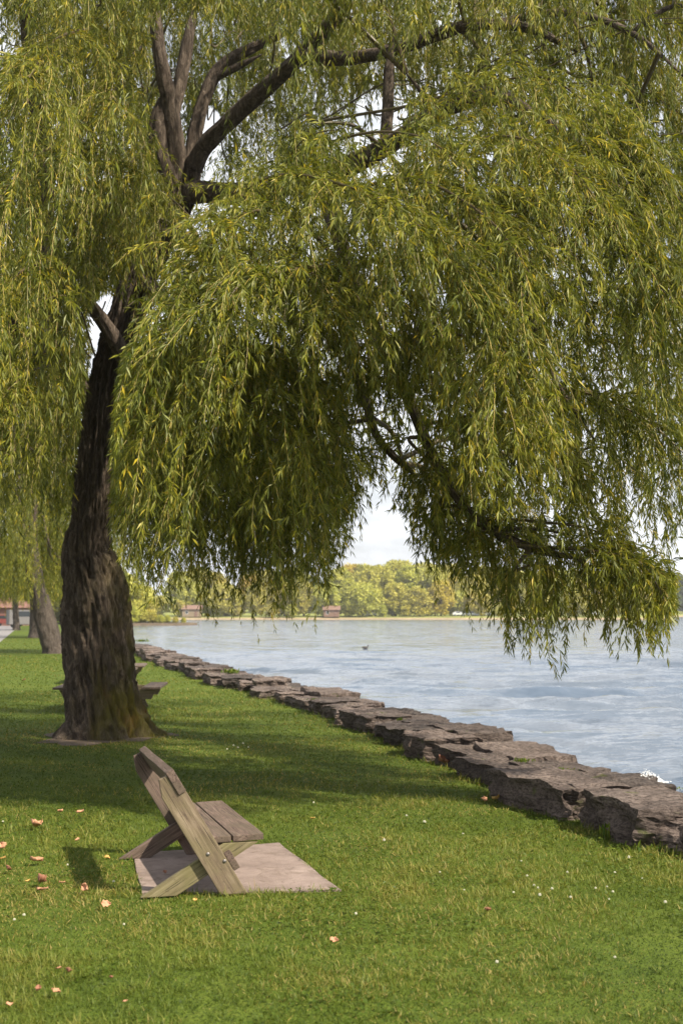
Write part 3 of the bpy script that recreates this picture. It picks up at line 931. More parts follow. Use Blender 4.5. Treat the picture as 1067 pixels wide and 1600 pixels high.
limb_defs = [
    [(165, 660, 19.2, .20), (120, 600, 18.9, .19), (82, 550, 18.6, .20), (72, 480, 18.2, .17), (70, 330, 17.6, .14), (62, 180, 17.0, .13), (45, 60, 16.5, .10), (30, -60, 16.0, .07)],
    [(206, 582, 18.85, .13), (188, 545, 18.7, .125), (160, 500, 18.5, .10), (135, 472, 18.2, .09), (103, 452, 18.0, .085), (55, 418, 17.5, .07), (-30, 395, 17.0, .04)],
    [(286, 310, 18.75, .17), (272, 215, 18.6, .145), (264, 160, 18.5, .13), (249, 80, 18.3, .10), (240, -20, 18.2, .085), (225, -160, 18.0, .07)],
    [(272, 290, 18.6, .10), (250, 245, 18.5, .13), (247, 190, 18.5, .12), (258, 140, 18.5, .08)],
    [(290, 300, 18.75, .15), (312, 242, 18.6, .135), (350, 198, 18.3, .13), (410, 142, 17.9, .12), (465, 92, 17.4, .105), (530, 20, 16.8, .09), (610, -70, 16.0, .08)],
    [(300, 250, 18.9, .13), (308, 195, 18.95, .105), (325, 140, 19.0, .10), (350, 100, 19.0, .09), (400, 72, 19.0, .08), (470, 40, 19.0, .05)],
    [(268, 200, 18.8, .09), (285, 110, 18.9, .10), (300, 30, 18.9, .07), (310, -60, 18.9, .05)],
    [(330, 125, 19.0, .06), (370, 105, 18.9, .06), (410, 85, 18.8, .04)],
    [(470, 88, 17.3, .11), (560, 90, 16.6, .09), (640, 70, 16.0, .08), (720, 43, 15.5, .075), (770, 38, 15.2, .06), (830, 46, 14.8, .05), (900, 80, 14.0, .03)],
    [(292, 300, 18.7, .17), (400, 300, 17.6, .14), (520, 270, 16.4, .13), (610, 225, 15.6, .12), (690, 172, 15.0, .11), (770, 150, 14.2, .10), (860, 190, 13.2, .06)],
    [(600, 235, 15.7, .075), (606, 170, 15.9, .075), (608, 110, 16.0, .065), (615, 50, 16.0, .05)],
    [(700, 175, 14.9, .05), (665, 150, 15.0, .035), (635, 115, 15.1, .025)],
    [(500, 280, 16.6, .12), (540, 400, 15.0, .085), (575, 500, 14.2, .075), (605, 560, 13.8, .068), (640, 628, 13.5, .058), (680, 720, 13.3, .048), (725, 793, 13.0, .044), (770, 828, 12.9, .05), (800, 846, 12.8, .045), (850, 862, 12.6, .035), (900, 872, 12.3, .022)],
    [(520, 420, 15.0, .06), (555, 580, 14.2, .055), (572, 630, 14.0, .05), (588, 680, 13.8, .045), (614, 712, 13.7, .04), (650, 745, 13.5, .025)],
    [(585, 655, 13.9, .022), (540, 660, 13.8, .02), (500, 652, 13.6, .014)],
    [(770, 828, 12.9, .025), (830, 826, 12.7, .018), (890, 835, 12.5, .01)],
    [(720, 300, 14.2, .07), (790, 420, 13.2, .06), (840, 520, 12.8, .045), (870, 600, 12.6, .03), (930, 690, 12.4, .018)],
    [(860, 190, 13.2, .05), (960, 290, 12.6, .04), (1040, 430, 12.2, .03), (1090, 520, 12, .02)],
    [(72, 480, 18.2, .10), (60, 560, 17.6, .09), (30, 520, 16.5, .07), (-20, 460, 15.5, .05)],
    [(250, 360, 18.9, .12), (330, 400, 17.5, .10), (400, 440, 15.8, .08), (440, 480, 14.5, .05)],
    [(770, 38, 15.2, .05), (880, 20, 14.7, .045), (985, 50, 14.2, .035), (1080, 130, 13.6, .02)],
    [(985, 50, 14.2, .03), (1050, 10, 14.0, .025), (1120, 20, 13.8, .01)],
    [(220, 430, 18.9, .10), (300, 520, 17.0, .08), (360, 570, 15.5, .06), (430, 600, 14.4, .035)],
]
limb_nodes = []
for i, ld in enumerate(limb_defs):
    pts = [(*P(x, y, d), r_) for x, y, d, r_ in ld]
    pts[-1] = (*pts[-1][:3], min(pts[-1][3], 0.010))
    n = 10 * len(pts)
    path = smooth_path(pts, n)
    big = max(p[3] for p in pts) > 0.09
    V, F = tube_arrays(path, 28 if big else 10, 0.022 if big else 0.007, 20 + i, 0.1)
    obj_me('limb', mesh_np('limb', V - wloc, F, [M['bark']], smooth=True), willow)
    limb_nodes.append(path)
limb_nodes = np.vstack(limb_nodes)

# boughs: arching branches that carry the hanging strands. (polyline in survey pixels + distance, strands, min/max strand length, bend)
B = []
def bough(pl_, n, l0, l1, bend=0.75):
    B.append((pl_, n, l0, l1, bend * 2.0))
bough([(500, 190, 15), (640, 165, 13.5), (760, 130, 12.6), (860, 125, 12.0), (950, 195, 11.7), (1020, 280, 11.5)], 90, .8, 1.7)
bough([(640, 270, 13.2), (760, 215, 11.8), (860, 235, 11.2), (940, 320, 10.8)], 70, .8, 1.7)
bough([(330, 330, 14), (430, 275, 12.2), (540, 290, 11.2), (640, 340, 10.7), (720, 430, 10.4)], 80, .7, 1.6)
bough([(470, 250, 14), (560, 210, 12.6), (660, 215, 11.8), (740, 280, 11.4)], 60, .7, 1.6)
bough([(440, 330, 12.3), (400, 330, 11.5), (350, 350, 11.0), (320, 400, 10.8)], 45, .5, 1.3, .9)
bough([(300, 420, 14), (390, 390, 12.5), (480, 420, 11.5), (540, 500, 11.2)], 50, .7, 1.5)
bough([(430, 470, 12.8), (350, 440, 11.4), (280, 480, 10.8), (225, 560, 10.6)], 55, .6, 1.4, .9)
bough([(520, 420, 11.8), (440, 425, 11.0), (380, 440, 10.6), (330, 510, 10.4)], 50, .6, 1.4, .9)
bough([(560, 420, 12.2), (650, 400, 11.2), (740, 460, 10.7), (800, 570, 10.4)], 70, .7, 1.5)
bough([(560, 300, 12.4), (650, 280, 11.4), (760, 340, 10.8), (830, 430, 10.5)], 65, .7, 1.6)
bough([(760, 330, 12.5), (880, 315, 11.6), (980, 380, 11.1), (1060, 490, 10.9)], 65, .7, 1.6)
bough([(860, 240, 12.5), (960, 230, 11.8), (1050, 300, 11.4), (1110, 390, 11.2)], 55, .7, 1.6)
bough([(620, 540, 13), (700, 520, 12), (790, 560, 11.6), (830, 640, 11.4)], 55, .7, 1.4)
bough([(850, 470, 12.6), (960, 480, 12.0), (1070, 550, 11.8)], 50, .8, 1.6)
bough([(800, 600, 13), (900, 610, 12.5), (1000, 650, 12.3), (1080, 720, 12.2)], 50, .7, 1.3)
bough([(680, 660, 13.4), (760, 650, 12.8), (850, 690, 12.5), (920, 770, 12.3)], 50, .6, 1.2)
bough([(700, 770, 13.2), (800, 842, 12.8), (880, 858, 12.5), (960, 850, 12.3), (1035, 895, 12.2)], 55, .4, 1.05, .5)
bough([(760, 810, 12.9), (840, 815, 12.6), (930, 830, 12.4), (1000, 880, 12.3)], 30, .4, 1.05, .5)
for (x0, x1, y_, d_, n_) in [(690, 790, 800, 13.2, 24), (740, 850, 840, 12.9, 28), (800, 900, 862, 12.6, 28), (720, 830, 830, 13.6, 20)]:
    bough([(x0, y_ - 12, d_), ((x0 + x1) / 2, y_ - 6, d_ - 0.1), (x1, y_ + 12, d_ - 0.2)], n_, .4, 1.15, .25)
bough([(805, 890, 12.5), (838, 882, 12.4), (868, 895, 12.3)], 18, .6, 1.0, .2)
bough([(920, 885, 12.4), (985, 880, 12.2), (1042, 900, 12.1)], 30, .55, 1.0, .2)
bough([(840, 855, 12.6), (920, 860, 12.2), (1000, 880, 12.0), (1040, 940, 11.9)], 26, .3, .8, .5)
bough([(560, 620, 14.2), (600, 690, 13.6), (645, 735, 13.3)], 20, .4, .9)
bough([(640, 690, 13.4), (690, 740, 13.2), (730, 800, 13.0)], 40, .4, 1.0, .5)
bough([(230, 640, 16), (320, 610, 14.4), (420, 640, 13.6)], 60, 1.0, 2.0)
bough([(220, 600, 14.5), (230, 600, 13.0), (210, 650, 12.2)], 40, .8, 1.7)
bough([(380, 560, 14.6), (450, 590, 13.7), (515, 680, 13.4)], 50, .8, 1.7)
bough([(260, 560, 14.0), (330, 540, 12.4), (420, 560, 11.8)], 55, .9, 1.8)
bough([(430, 560, 12.6), (340, 560, 11.4), (250, 600, 10.9), (215, 660, 10.7)], 55, .8, 1.6, .9)
bough([(240, 700, 17), (300, 710, 16), (380, 730, 15.5), (470, 760, 15.2)], 60, .9, 1.7)
bough([(470, 560, 13.0), (400, 540, 12.0), (320, 570, 11.4), (260, 640, 11.2)], 55, .9, 1.8)
bough([(400, 600, 13.2), (450, 580, 12.4), (510, 620, 12.0), (540, 690, 11.9)], 45, .7, 1.4)
bough([(300, 640, 13.4), (360, 620, 12.4), (430, 650, 11.9), (480, 720, 11.8)], 50, .8, 1.6)
bough([(440, 690, 13.4), (370, 670, 12.4), (300, 700, 11.9), (250, 760, 11.8)], 45, .7, 1.4)
bough([(540, 460, 12.8), (590, 450, 12.1), (640, 490, 11.8), (670, 560, 11.7)], 45, .6, 1.2)
bough([(640, 600, 13.0), (690, 590, 12.4), (740, 640, 12.1), (760, 710, 12.0)], 40, .5, 1.1)
bough([(480, 500, 13.0), (520, 520, 12.4), (560, 590, 12.2)], 35, .6, 1.2)
for (x0, x1, y_, d_, n_) in [(195, 300, 640, 17.0, 50), (210, 330, 720, 16.2, 55), (260, 400, 700, 15.6, 55), (330, 470, 690, 15.0, 55), (400, 530, 700, 14.6, 50), (195, 260, 760, 17.6, 45), (300, 420, 780, 16.5, 45), (420, 525, 790, 15.6, 40), (640, 740, 720, 14.2, 30), (690, 800, 760, 14.0, 22), (860, 1000, 720, 13.6, 24), (960, 1100, 640, 13.2, 30), (780, 900, 700, 14.4, 26)]:
    bough([(x0, y_ + 10, d_ + 0.5), ((x0 + x1) / 2, y_ - 22, d_), (x1, y_ + 20, d_ - 0.4)], n_, .9, 1.9, .35)
for (x0, x1, y_, d_, n_) in [(220, 330, 60, 22.0, 60), (230, 330, 150, 22.5, 60), (340, 470, 110, 22.2, 60), (360, 480, 190, 21.5, 50), (210, 300, 230, 22.0, 50), (250, 420, 20, 21.5, 60), (380, 560, 30, 21.0, 60), (520, 700, 60, 20.0, 60), (430, 600, 130, 20.5, 50), (640, 820, 90, 19.0, 60), (780, 980, 60, 18.5, 60), (900, 1080, 120, 17.0, 60), (20, 120, 480, 18.6, 60), (60, 150, 610, 19.8, 60), (100, 160, 700, 20.2, 40), (180, 240, 380, 20.5, 50), (120, 200, 420, 20.6, 30)]:
    bough([(x0, y_, d_ + 0.6), ((x0 + x1) / 2, y_ - 30, d_), (x1, y_ + 10, d_ - 0.3)], n_, .9, 2.0, .4)
for (x0, x1, y_, d_, n_) in [(-20, 70, 120, 17.5, 50), (60, 150, 90, 18.5, 50), (130, 220, 150, 19.5, 50), (-20, 60, 300, 18.0, 50), (50, 140, 270, 19.0, 50), (130, 220, 320, 19.8, 45), (-10, 70, 420, 17.0, 45), (140, 230, 20, 19.5, 45), (-10, 90, 560, 18.0, 45)]:
    bough([(x1, y_, d_ + 0.6), ((x0 + x1) / 2, y_ - 30, d_), (x0, y_ + 10, d_ - 0.3)], n_, 1.0, 2.2, .4)
for (x0, x1, y_, d_, n_) in [(0, 110, -10, 17.0, 42), (90, 220, -20, 17.8, 42), (400, 520, -10, 18.5, 42), (500, 640, 10, 18.0, 42), (620, 760, -10, 17.0, 42), (740, 880, 0, 16.5, 42), (860, 1000, -10, 16.0, 42), (960, 1090, 20, 15.5, 42), (940, 1080, 180, 15.5, 42), (960, 1100, 320, 15.0, 42), (950, 1090, 450, 14.6, 38), (800, 930, 180, 16.0, 38), (660, 790, 330, 15.5, 38), (880, 1000, 560, 14.5, 30)]:
    bough([(x0, y_, d_ + 0.6), ((x0 + x1) / 2, y_ - 30, d_), (x1, y_ + 10, d_ - 0.3)], n_, 1.0, 2.2, .4)
bough([(150, 40, 16), (90, 60, 13.2), (40, 130, 11.8)], 70, 1.0, 2.0)
bough([(225, 60, 16.5), (195, 100, 14.5), (170, 170, 13.4)], 70, 1.0, 2.2)
bough([(120, 230, 14.5), (60, 240, 12.5), (0, 310, 11.6)], 65, 1.0, 2.0)
bough([(240, 200, 16.5), (220, 235, 14.8), (190, 275, 13.8)], 65, .9, 2.0)
bough([(80, 410, 15), (40, 420, 13.2), (-10, 470, 12.4)], 60, 1.0, 2.0)
bough([(100, 560, 16.4), (50, 580, 14.4), (0, 620, 13.4)], 60, 1.0, 1.9)
bough([(190, 330, 16.5), (150, 320, 15.0), (110, 370, 14.2)], 60, .9, 1.9)
bough([(250, 320, 17), (215, 330, 15.6), (200, 400, 14.8)], 55, .8, 1.6)
bough([(230, 300, 16.8), (255, 300, 15.4), (300, 340, 14.6)], 45, .6, 1.4)
bough([(60, 640, 17.5), (100, 620, 16.8), (118, 660, 16.5)], 35, .8, 1.4)
for i, x in enumerate(range(-20, 1120, 62)):
    d = 13 + 3.2 * (0.5 + 0.5 * math.sin(i * 2.4))
    bough([(x - 30, -50, d + 1.2), (x + 20, -70, d), (x + 60, -20, d - 0.7)], 32, .5, 1.25, .5)

leaf_args = dict(spacing=0.0255, leafL=0.104, leafW=0.0165)
boughs_out = []
fr = np.random.default_rng(100)
fill_parts = []
def connect(p0, r0):
    """a side branch from the nearest limb to a bough's start"""
    dd = np.linalg.norm(limb_nodes[:, :3] - p0, axis=1)
    j = dd.argmin()
    a = limb_nodes[j, :3]
    mid = (a + p0) / 2 + np.array((0, 0, 0.12 * dd[j]))
    return [(*a, r0 * 1.5), (*mid, r0 * 1.25)]
def make_bough(pl3, n, l0, l1, bend, r_, r0=0.022, tint=0.5, twigs=True, largs=leaf_args, wide=1.0, sides=3):
    pl4 = connect(pl3[0], r0) + [(*p, r0 * (1 - 0.75 * k / (len(pl3) - 1))) for k, p in enumerate(pl3)]
    path = smooth_path(pl4, 9 * len(pl4))
    nn = len(path)
    ii = r_.integers(int(nn * 0.35), nn - 1, n)
    T = unit(np.gradient(path[:, :3], axis=0))[ii]
    hor = r_.normal(size=(n, 3)); hor[:, 2] *= 0.35
    D0 = unit(T * 1.0 + unit(hor) * 0.8 * wide + np.array((-0.12, 0, 0.12)))
    L = r_.uniform(l0, l1, n)
    sw = unit(path[-1, :3] - path[int(nn * 0.35), :3]) * (0.38 if bend > 1.05 else 0.08) if sides else np.zeros(3)
    sw[2] = 0
    pts = grow(path[ii, :3], D0, L, 13, np.maximum(bend * r_.uniform(0.6, 1.3, n), 0.2), r_, 0.16, sw)
    alive = keep_mask(pts, r_)
    sm = strand_mesh(pts, alive, r_, tint_mid=tint, twig_r=0.0026, twigs=twigs, **largs)
    if sides and sm is not None:
        # short side twigs make each strand a plume
        na = alive.sum(1)
        src = np.repeat(np.flatnonzero(na > 3), sides)
        kk = np.minimum((r_.random(len(src)) * (na[src] - 1)).astype(int), 11)
        fr_ = r_.random((len(src), 1))
        b0_ = pts[src, kk] * (1 - fr_) + pts[src, kk + 1] * fr_
        T2 = unit(pts[src, kk + 1] - pts[src, kk])
        hh = r_.normal(size=(len(src), 3)); hh[:, 2] *= 0.4
        L2 = r_.uniform(0.16, 0.55, len(src))
        p2 = grow(b0_, unit(T2 * 0.7 + unit(hh) * 0.9), L2, 6, np.full(len(src), 0.45), r_, 0.2)
        a2 = keep_mask(p2, r_)
        la = dict(largs); la['spacing'] *= 0.85
        s2 = strand_mesh(p2, a2, r_, tint_mid=tint + 0.04, twig_r=0.002, twigs=False, **la)
        if s2 is not None:
            sm = (np.vstack([sm[0], s2[0]]), np.vstack([sm[1], s2[1] + len(sm[0])]), np.concatenate([sm[2], s2[2]]), np.concatenate([sm[3], s2[3]]))
    if True:
        qx, qy = project(path[:, :3])
        hit = np.flatnonzero((in_fork(qx, qy) | ((qy > 560) & (qx > 110) & (qx < 190))) & (path[:, 1] < 19.2))
        path = path[max(hit[-1] + 1 if len(hit) else 0, 0 if sides else int(nn * 0.42)):]
        if len(path) < 4: return sm
    V, F = tube_arrays(path, 7)
    # thin wood of the bough itself uses the twig material (brown end of its range)
    if sm is None: return V, F, np.ones(len(F), int), np.full(len(V), 0.05)
    return (np.vstack([sm[0], V]), np.vstack([sm[1], F + len(sm[0])]), np.concatenate([sm[2], np.ones(len(F), int)]), np.concatenate([sm[3], np.full(len(V), 0.05)]))

# inner and rear mass of the crown: one uncountable body of foliage
fV, fF, fM, fT, off = [], [], [], [], 0
cx0, cy0 = -2.4, 18.6
largs_fill = dict(spacing=0.044, leafL=0.15, leafW=0.024)
nfill = 0
for k in range(250):
    th = fr.uniform(0, 2 * math.pi)
    rad = 8.6 * math.sqrt(fr.random()) * 0.95 + 0.6
    r1 = rad + 1.2
    top = 15.0 - (r1 / 10.0) ** 2 * 6.5
    z1 = fr.uniform(3.6, top)
    c_, s_ = math.cos(th), math.sin(th)
    p1 = np.array((cx0 + c_ * r1 * 1.05, cy0 + s_ * r1 * 0.9, z1))
    p0 = np.array((cx0 + c_ * rad * 0.7, cy0 + s_ * rad * 0.65, z1 - 0.2 + fr.uniform(-.3, .3)))
    pm = (p0 + p1) / 2 + np.array((0, 0, 0.45))
    if p1[1] < 11.0: continue
    dd = np.linalg.norm(limb_nodes[:, :3] - p0, axis=1).min()
    if dd > 5: continue
    res = make_bough([p0, pm, p1], 16, 1.0, 2.4, 0.6, fr, 0.014, 0.42, False, largs_fill, 1.2, 0)
    if res is None: continue
    fV.append(res[0]); fF.append(res[1] + off); fM.append(res[2]); fT.append(res[3]); off += len(res[0])
    nfill += 1
crown = obj_me('crown', mesh_np('crown', np.vstack(fV) - wloc, np.vstack(fF), [M['willow_leaf'], M['twig']], np.concatenate(fM), attr=np.concatenate(fT)), willow)
crown['kind'] = 'stuff'
nleaf = 0
for i, (pl_, n, l0, l1, bend) in enumerate(B):
    pts = [P(*q_) for q_ in pl_]
    res = make_bough(pts, int(n * 1.22), l0, l1, bend, fr, 0.02, 0.47 + 0.08 * math.sin(i * 1.7))
    nleaf += len(res[1])
    obj_me('leafy_bough', mesh_np('leafy_bough', res[0] - wloc, res[1], [M['willow_leaf'], M['twig']], res[2], attr=res[3]), crown)
print('willow faces', nleaf, off, nfill)

# bare soil round the willow's foot
ring = []
for t in np.linspace(0, 2 * math.pi, 48, endpoint=False):
    r_ = 0.92 + 0.14 * math.sin(3 * t + 1) + 0.1 * math.sin(7 * t) + rng.normal(0, 0.05)
    ring.append((base_c[0] + 0.05 + r_ * math.cos(t) * 1.0, 19.2 + r_ * 1.25 * math.sin(t)))
soil_ring = np.array(ring)
sheet('bare_soil', ring, 0.005, M['soil'])

# ------------------------------------------------------------------ willows farther along the lawn
def small_willow(label, loc, trunk_pts, cen, rx, rz_, ztop, zbot, nb, seed, tint=0.5, leaf=(0.06, 0.20, 0.032)):
    r_ = np.random.default_rng(seed)
    t = empty('weeping_willow', (loc[0], loc[1], 0))
    tag(t, label, 'tree', 'willows along the lawn behind')
    lo = np.array((loc[0], loc[1], 0.0))
    path = smooth_path(trunk_pts, 70)
    V, F = tube_arrays(path, 48, 0.05, seed, 0.2)
    obj_me('trunk', mesh_np('trunk', V - lo, F, [M['bark_grey']], smooth=True), t)
    top = path[-1, :3]
    Vs, Fs, Ms, Ts, off = [], [], [], [], 0
    for k in range(nb):
        th = r_.uniform(0, 2 * math.pi)
        q_ = math.sqrt(r_.random())
        e = np.array((cen[0] + math.cos(th) * rx * q_, cen[1] + math.sin(th) * rx * q_, 0))
        e[2] = zbot + 1.5 + (ztop - zbot - 1.5) * r_.random() * (1 - 0.6 * q_ ** 2)
        if q_ > 0.75: e[2] = min(e[2], zbot + (ztop - zbot) * 0.6)
        p0 = top + (e - top) * 0.45; p0[2] = e[2] - 0.2
        if k < 26:
            lp = smooth_path([(*path[-8 - (k % 20), :3], 0.16), (*((top + p0) / 2 + (0, 0, 0.4)), 0.10), (*p0, 0.05), (*e, 0.015)], 20)
            V, F = tube_arrays(lp, 8, 0.01, seed + k)
            obj_me('limb', mesh_np('limb', V - lo, F, [M['bark']], smooth=True), t)
        n = 26
        st = p0 + (e - p0) * r_.random((n, 1)) + r_.normal(0, 0.3, (n, 3))
        hor = r_.normal(size=(n, 3)); hor[:, 2] = np.abs(hor[:, 2]) * 0.3
        L = r_.uniform(1.2, 3.2, n)
        pts = grow(st, unit(unit(hor) + unit(e - top) * 0.6), L, 9, np.full(n, 0.8), r_)
        alive = np.cumsum(pts[..., 2] < zbot + r_.normal(0, 0.35, n)[:, None], axis=1) == 0
        sm = strand_mesh(pts, alive, r_, leaf[0], leaf[1], leaf[2], tint, 0.006, False)
        if sm is None: continue
        Vs.append(sm[0]); Fs.append(sm[1] + off); Ms.append(sm[2]); Ts.append(sm[3]); off += len(sm[0])
    c = obj_me('crown', mesh_np('crown', np.vstack(Vs) - lo, np.vstack(Fs), [M['willow_leaf'], M['twig']], np.concatenate(Ms), attr=np.concatenate(Ts)), t)
    c['kind'] = 'stuff'
    return t
b2 = G(84, 1021)
d2_ = b2[1]
k2 = d2_ / FOC
tp2 = [(*P(86, 1028, d2_), 24 * k2), (*P(84, 1015, d2_), 17 * k2), (*P(76, 985, d2_), 16 * k2), (*P(66, 950, d2_), 15 * k2), (*P(56, 905, d2_), 13 * k2), (*P(50, 860, d2_), 11 * k2), (*P(40, 800, d2_), 9 * k2), (*P(30, 720, d2_), 6 * k2)]
c2 = P(20, 800, d2_)
small_willow('leaning willow with pale grey trunk behind the big willow on the left', b2, tp2, (c2[0], d2_ - 0.5), 6.3, 0, 13.0, 2.3, 100, 5, 0.52)
d3 = 92.0; k3 = d3 / FOC; b3 = P(58, 990, d3)
small_willow('dark straight willow trunk just left behind the leaning willow', (b3[0], d3), [(*P(58, 998, d3), 15 * k3), (*P(58, 985, d3), 11 * k3), (*P(58, 950, d3), 10 * k3), (*P(60, 880, d3), 8 * k3), (*P(62, 800, d3), 5 * k3)], (b3[0], d3), 6.5, 0, 13.0, 2.6, 60, 6, 0.55, (0.11, 0.34, 0.055))
d4 = 130.0; k4 = d4 / FOC; b4 = P(26, 980, d4)
small_willow('farthest willow of the lawn row, thin trunk near the path', (b4[0], d4), [(*P(26, 986, d4), 7 * k4), (*P(26, 975, d4), 5 * k4), (*P(24, 930, d4), 4 * k4), (*P(24, 860, d4), 3 * k4)], (b4[0], d4), 7.0, 0, 13.0, 2.8, 45, 8, 0.55, (0.14, 0.42, 0.07))

# ------------------------------------------------------------------ grass, clover and fallen leaves on the lawn
def in_poly(x, y, poly):
    poly = np.asarray(poly)[:, :2]
    ins = np.zeros(x.shape, bool); j = len(poly) - 1
    for i in range(len(poly)):
        xi, yi = poly[i]; xj, yj = poly[j]
        ins ^= ((yi > y) != (yj > y)) & (x < (xj - xi) * (y - yi) / (yj - yi + 1e-12) + xi)
        j = i
    return ins
gr = np.random.default_rng(55)
GX, GY, GS = [], [], []
bands = [(4.6, 7.0, 6200, 0.94), (7.0, 9.5, 3900, 1.05), (9.5, 13, 2100, 1.3), (13, 19, 820, 1.85), (19, 30, 280, 2.8), (30, 55, 80, 4.2), (55, 95, 18, 7.0)]
for (y0, y1, dens, sc) in bands:
    xl = -0.30 * y1 - 1.2; xr = 0.30 * y1 + 0.6
    n = int((y1 - y0) * (xr - xl) * dens)
    GX.append(gr.uniform(xl, xr, n)); GY.append(gr.uniform(y0, y1, n)); GS.append(np.full(n, sc))
gx, gy, gs = np.concatenate(GX), np.concatenate(GY), np.concatenate(GS)
xy = np.stack([gx, gy], -1)
sA = (xy - w0) @ A_DIR; oA = (xy - w0) @ U_DIR
woff = oA - np.interp(sA, s_raw, o_raw) * 0.8
ok = woff < 0.10
ok &= ~in_poly(gx, gy, slab_c)
ok &= ~(in_poly(gx, gy, soil_ring) & (gr.random(len(gx)) < np.clip(2.4 - 1.6 * np.hypot(gx - base_c[0], (gy - 19.2) / 1.25), 0.12, 0.96)))
ok &= ~((xy - pa) @ pn > -0.05) | (np.abs((xy - pa) @ pn - 1.7) > 1.75)
gx, gy, gs, xy, woff = gx[ok], gy[ok], gs[ok], xy[ok], woff[ok]
N = len(gx)
n1 = noise2(xy, 0.45, 3, 3) + 0.5 * noise2(xy, 1.3, 61, 3); n2_ = noise2(xy, 2.6, 8, 3); n3 = noise2(xy, 11.0, 12, 2)
hl_ = 0.044 * (1 + 0.45 * n2_ + 0.55 * n3 + 0.25 * n1) * gr.uniform(0.55, 1.3, N)
hl_ = np.maximum(hl_, 0.015) * np.where(gs > 2, 1.25, 1.0)
near_wall = np.exp(-np.clip(-woff, 0, None) / 0.10)
slabd = np.min([np.linalg.norm(xy - (np.asarray(slab_c[i])[:2] + (np.asarray(slab_c[(i + 1) % 4])[:2] - np.asarray(slab_c[i])[:2]) * t), axis=1) for i in range(4) for t in np.linspace(0, 1, 12)], axis=0)
hl_ *= 1 + 0.9 * near_wall * gr.random(N) + 0.5 * np.exp(-slabd / 0.05)
tint = 0.38 + 0.24 * n1 + 0.26 * n2_ + 0.20 * n3 + gr.normal(0, 0.13, N)
worn = np.exp(-((gx + 1.75) ** 2 / 0.5 + (gy - 9.0) ** 2 / 1.2)) * 0.35 + np.exp(-np.maximum(np.hypot(gx - base_c[0], (gy - 19.2) / 1.25) - 0.9, 0) / 0.5) * 0.5
dry = gr.random(N) < np.clip(0.07 + 0.26 * noise2(xy, 0.9, 31, 3) + worn, 0.01, 0.6)
tint = np.where(dry, gr.uniform(0.8, 1.0, N), np.clip(tint, 0, 0.8))
lean = gr.uniform(0.25, 1.15, N); az = gr.uniform(0, 2 * math.pi, N)
d = np.stack([np.cos(az) * np.sin(lean), np.sin(az) * np.sin(lean), np.cos(lean)], -1)
nrm = unit(np.cross(d, np.stack([-np.sin(az), np.cos(az), 0 * az], -1)) + gr.normal(0, 0.25, (N, 3)))
base = np.stack([gx, gy, np.full(N, -0.004)], -1)
V, F, tt = kites(base, d, nrm, hl_ * 1.25, 0.0042 * gs * gr.uniform(0.7, 1.5, N), tint, 0.35, 0.25, 0.1)
# low broad leaves of clover and plantain between the blades
cn = 26000
cy_ = gr.uniform(4.8, 14, cn); cx_ = gr.uniform(-0.3, 0.3, cn) * (cy_ + 2)
cxy = np.stack([cx_, cy_], -1)
cm_ = (noise2(cxy, 1.3, 61, 3) > 0.25) & ~in_poly(cx_, cy_, slab_c)
cs_ = (cxy - w0) @ A_DIR
cm_ &= ((cxy - w0) @ U_DIR - np.interp(cs_, s_raw, o_raw) * 0.8) < 0.08
cxy = cxy[cm_]; cn = len(cxy)
az = gr.uniform(0, 6.283, cn); el = gr.uniform(0.0, 0.6, cn)
d = np.stack([np.cos(az) * np.cos(el), np.sin(az) * np.cos(el), np.sin(el)], -1)
cb = np.stack([cxy[:, 0], cxy[:, 1], gr.uniform(0.012, 0.045, cn)], -1)
cl = gr.uniform(0.016, 0.036, cn)
V2, F2, t2 = kites(cb, d, np.tile(np.array((0, 0, 1.0)), (cn, 1)) + gr.normal(0, 0.25, (cn, 3)), cl, cl * 0.75, np.clip(gr.normal(0.25, 0.12, cn), 0, 0.6), 0.55, 0.1, 0.1)
V = np.vstack([V, V2]); F = np.vstack([F, F2 + 4 * N]); tt = np.concatenate([tt, t2])
tag(obj_me('grass', mesh_np('grass', V, F, [M['grass']], attr=tt)), 'short mown green grass with dry blades covering the lawn', 'grass', kind='stuff')
print('grass', N)

def clover_proto():
    bm = bmesh.new()
    r_ = random.Random(4)
    for i in range(26):      # a head of small florets
        z = 1 - 2 * (i + 0.5) / 26; a = i * 2.39996
        rr = math.sqrt(max(0, 1 - z * z))
        dirv = Vector((rr * math.cos(a), rr * math.sin(a), z))
        if z < -0.6: continue
        c_ = dirv * 0.0085 + Vector((0, 0, 0.058))
        m_ = Matrix.Translation(c_) @ dirv.to_track_quat('Z', 'Y').to_matrix().to_4x4()
        bmesh.ops.create_cone(bm, cap_ends=True, segments=5, radius1=0.0035, radius2=0.0012, depth=0.008, matrix=m_)
    me = bpy.data.meshes.new('clover_flower'); bm.to_mesh(me); bm.free(); me.materials.append(M['clover'])
    bm = bmesh.new()
    bmesh.ops.create_cone(bm, cap_ends=True, segments=5, radius1=0.0014, radius2=0.001, depth=0.055, matrix=Matrix.Translation((0, 0, 0.026)))
    ms = bpy.data.meshes.new('stalk'); bm.to_mesh(ms); bm.free(); ms.materials.append(M['weed'])
    return me, ms
cme, cst = clover_proto()
clover_px = [(723, 1309), (814, 1351), (687, 1370), (725, 1397), (802, 1402), (823, 1377), (886, 1371), (982, 1352), (960, 1371), (930, 1396), (948, 1392), (957, 1402), (951, 1413), (1039, 1423), (834, 1391), (862, 1400), (840, 1397), (843, 1412), (891, 1412), (960, 1505), (635, 1282), (663, 1296), (600, 1325), (915, 1352), (490, 1262), (365, 1172), (372, 1174), (380, 1170), (355, 1176), (388, 1174), (23, 1447), (38, 1440), (106, 1360), (194, 1455), (178, 1387), (5, 1290), (776, 1517), (556, 1440), (1003, 1380)]
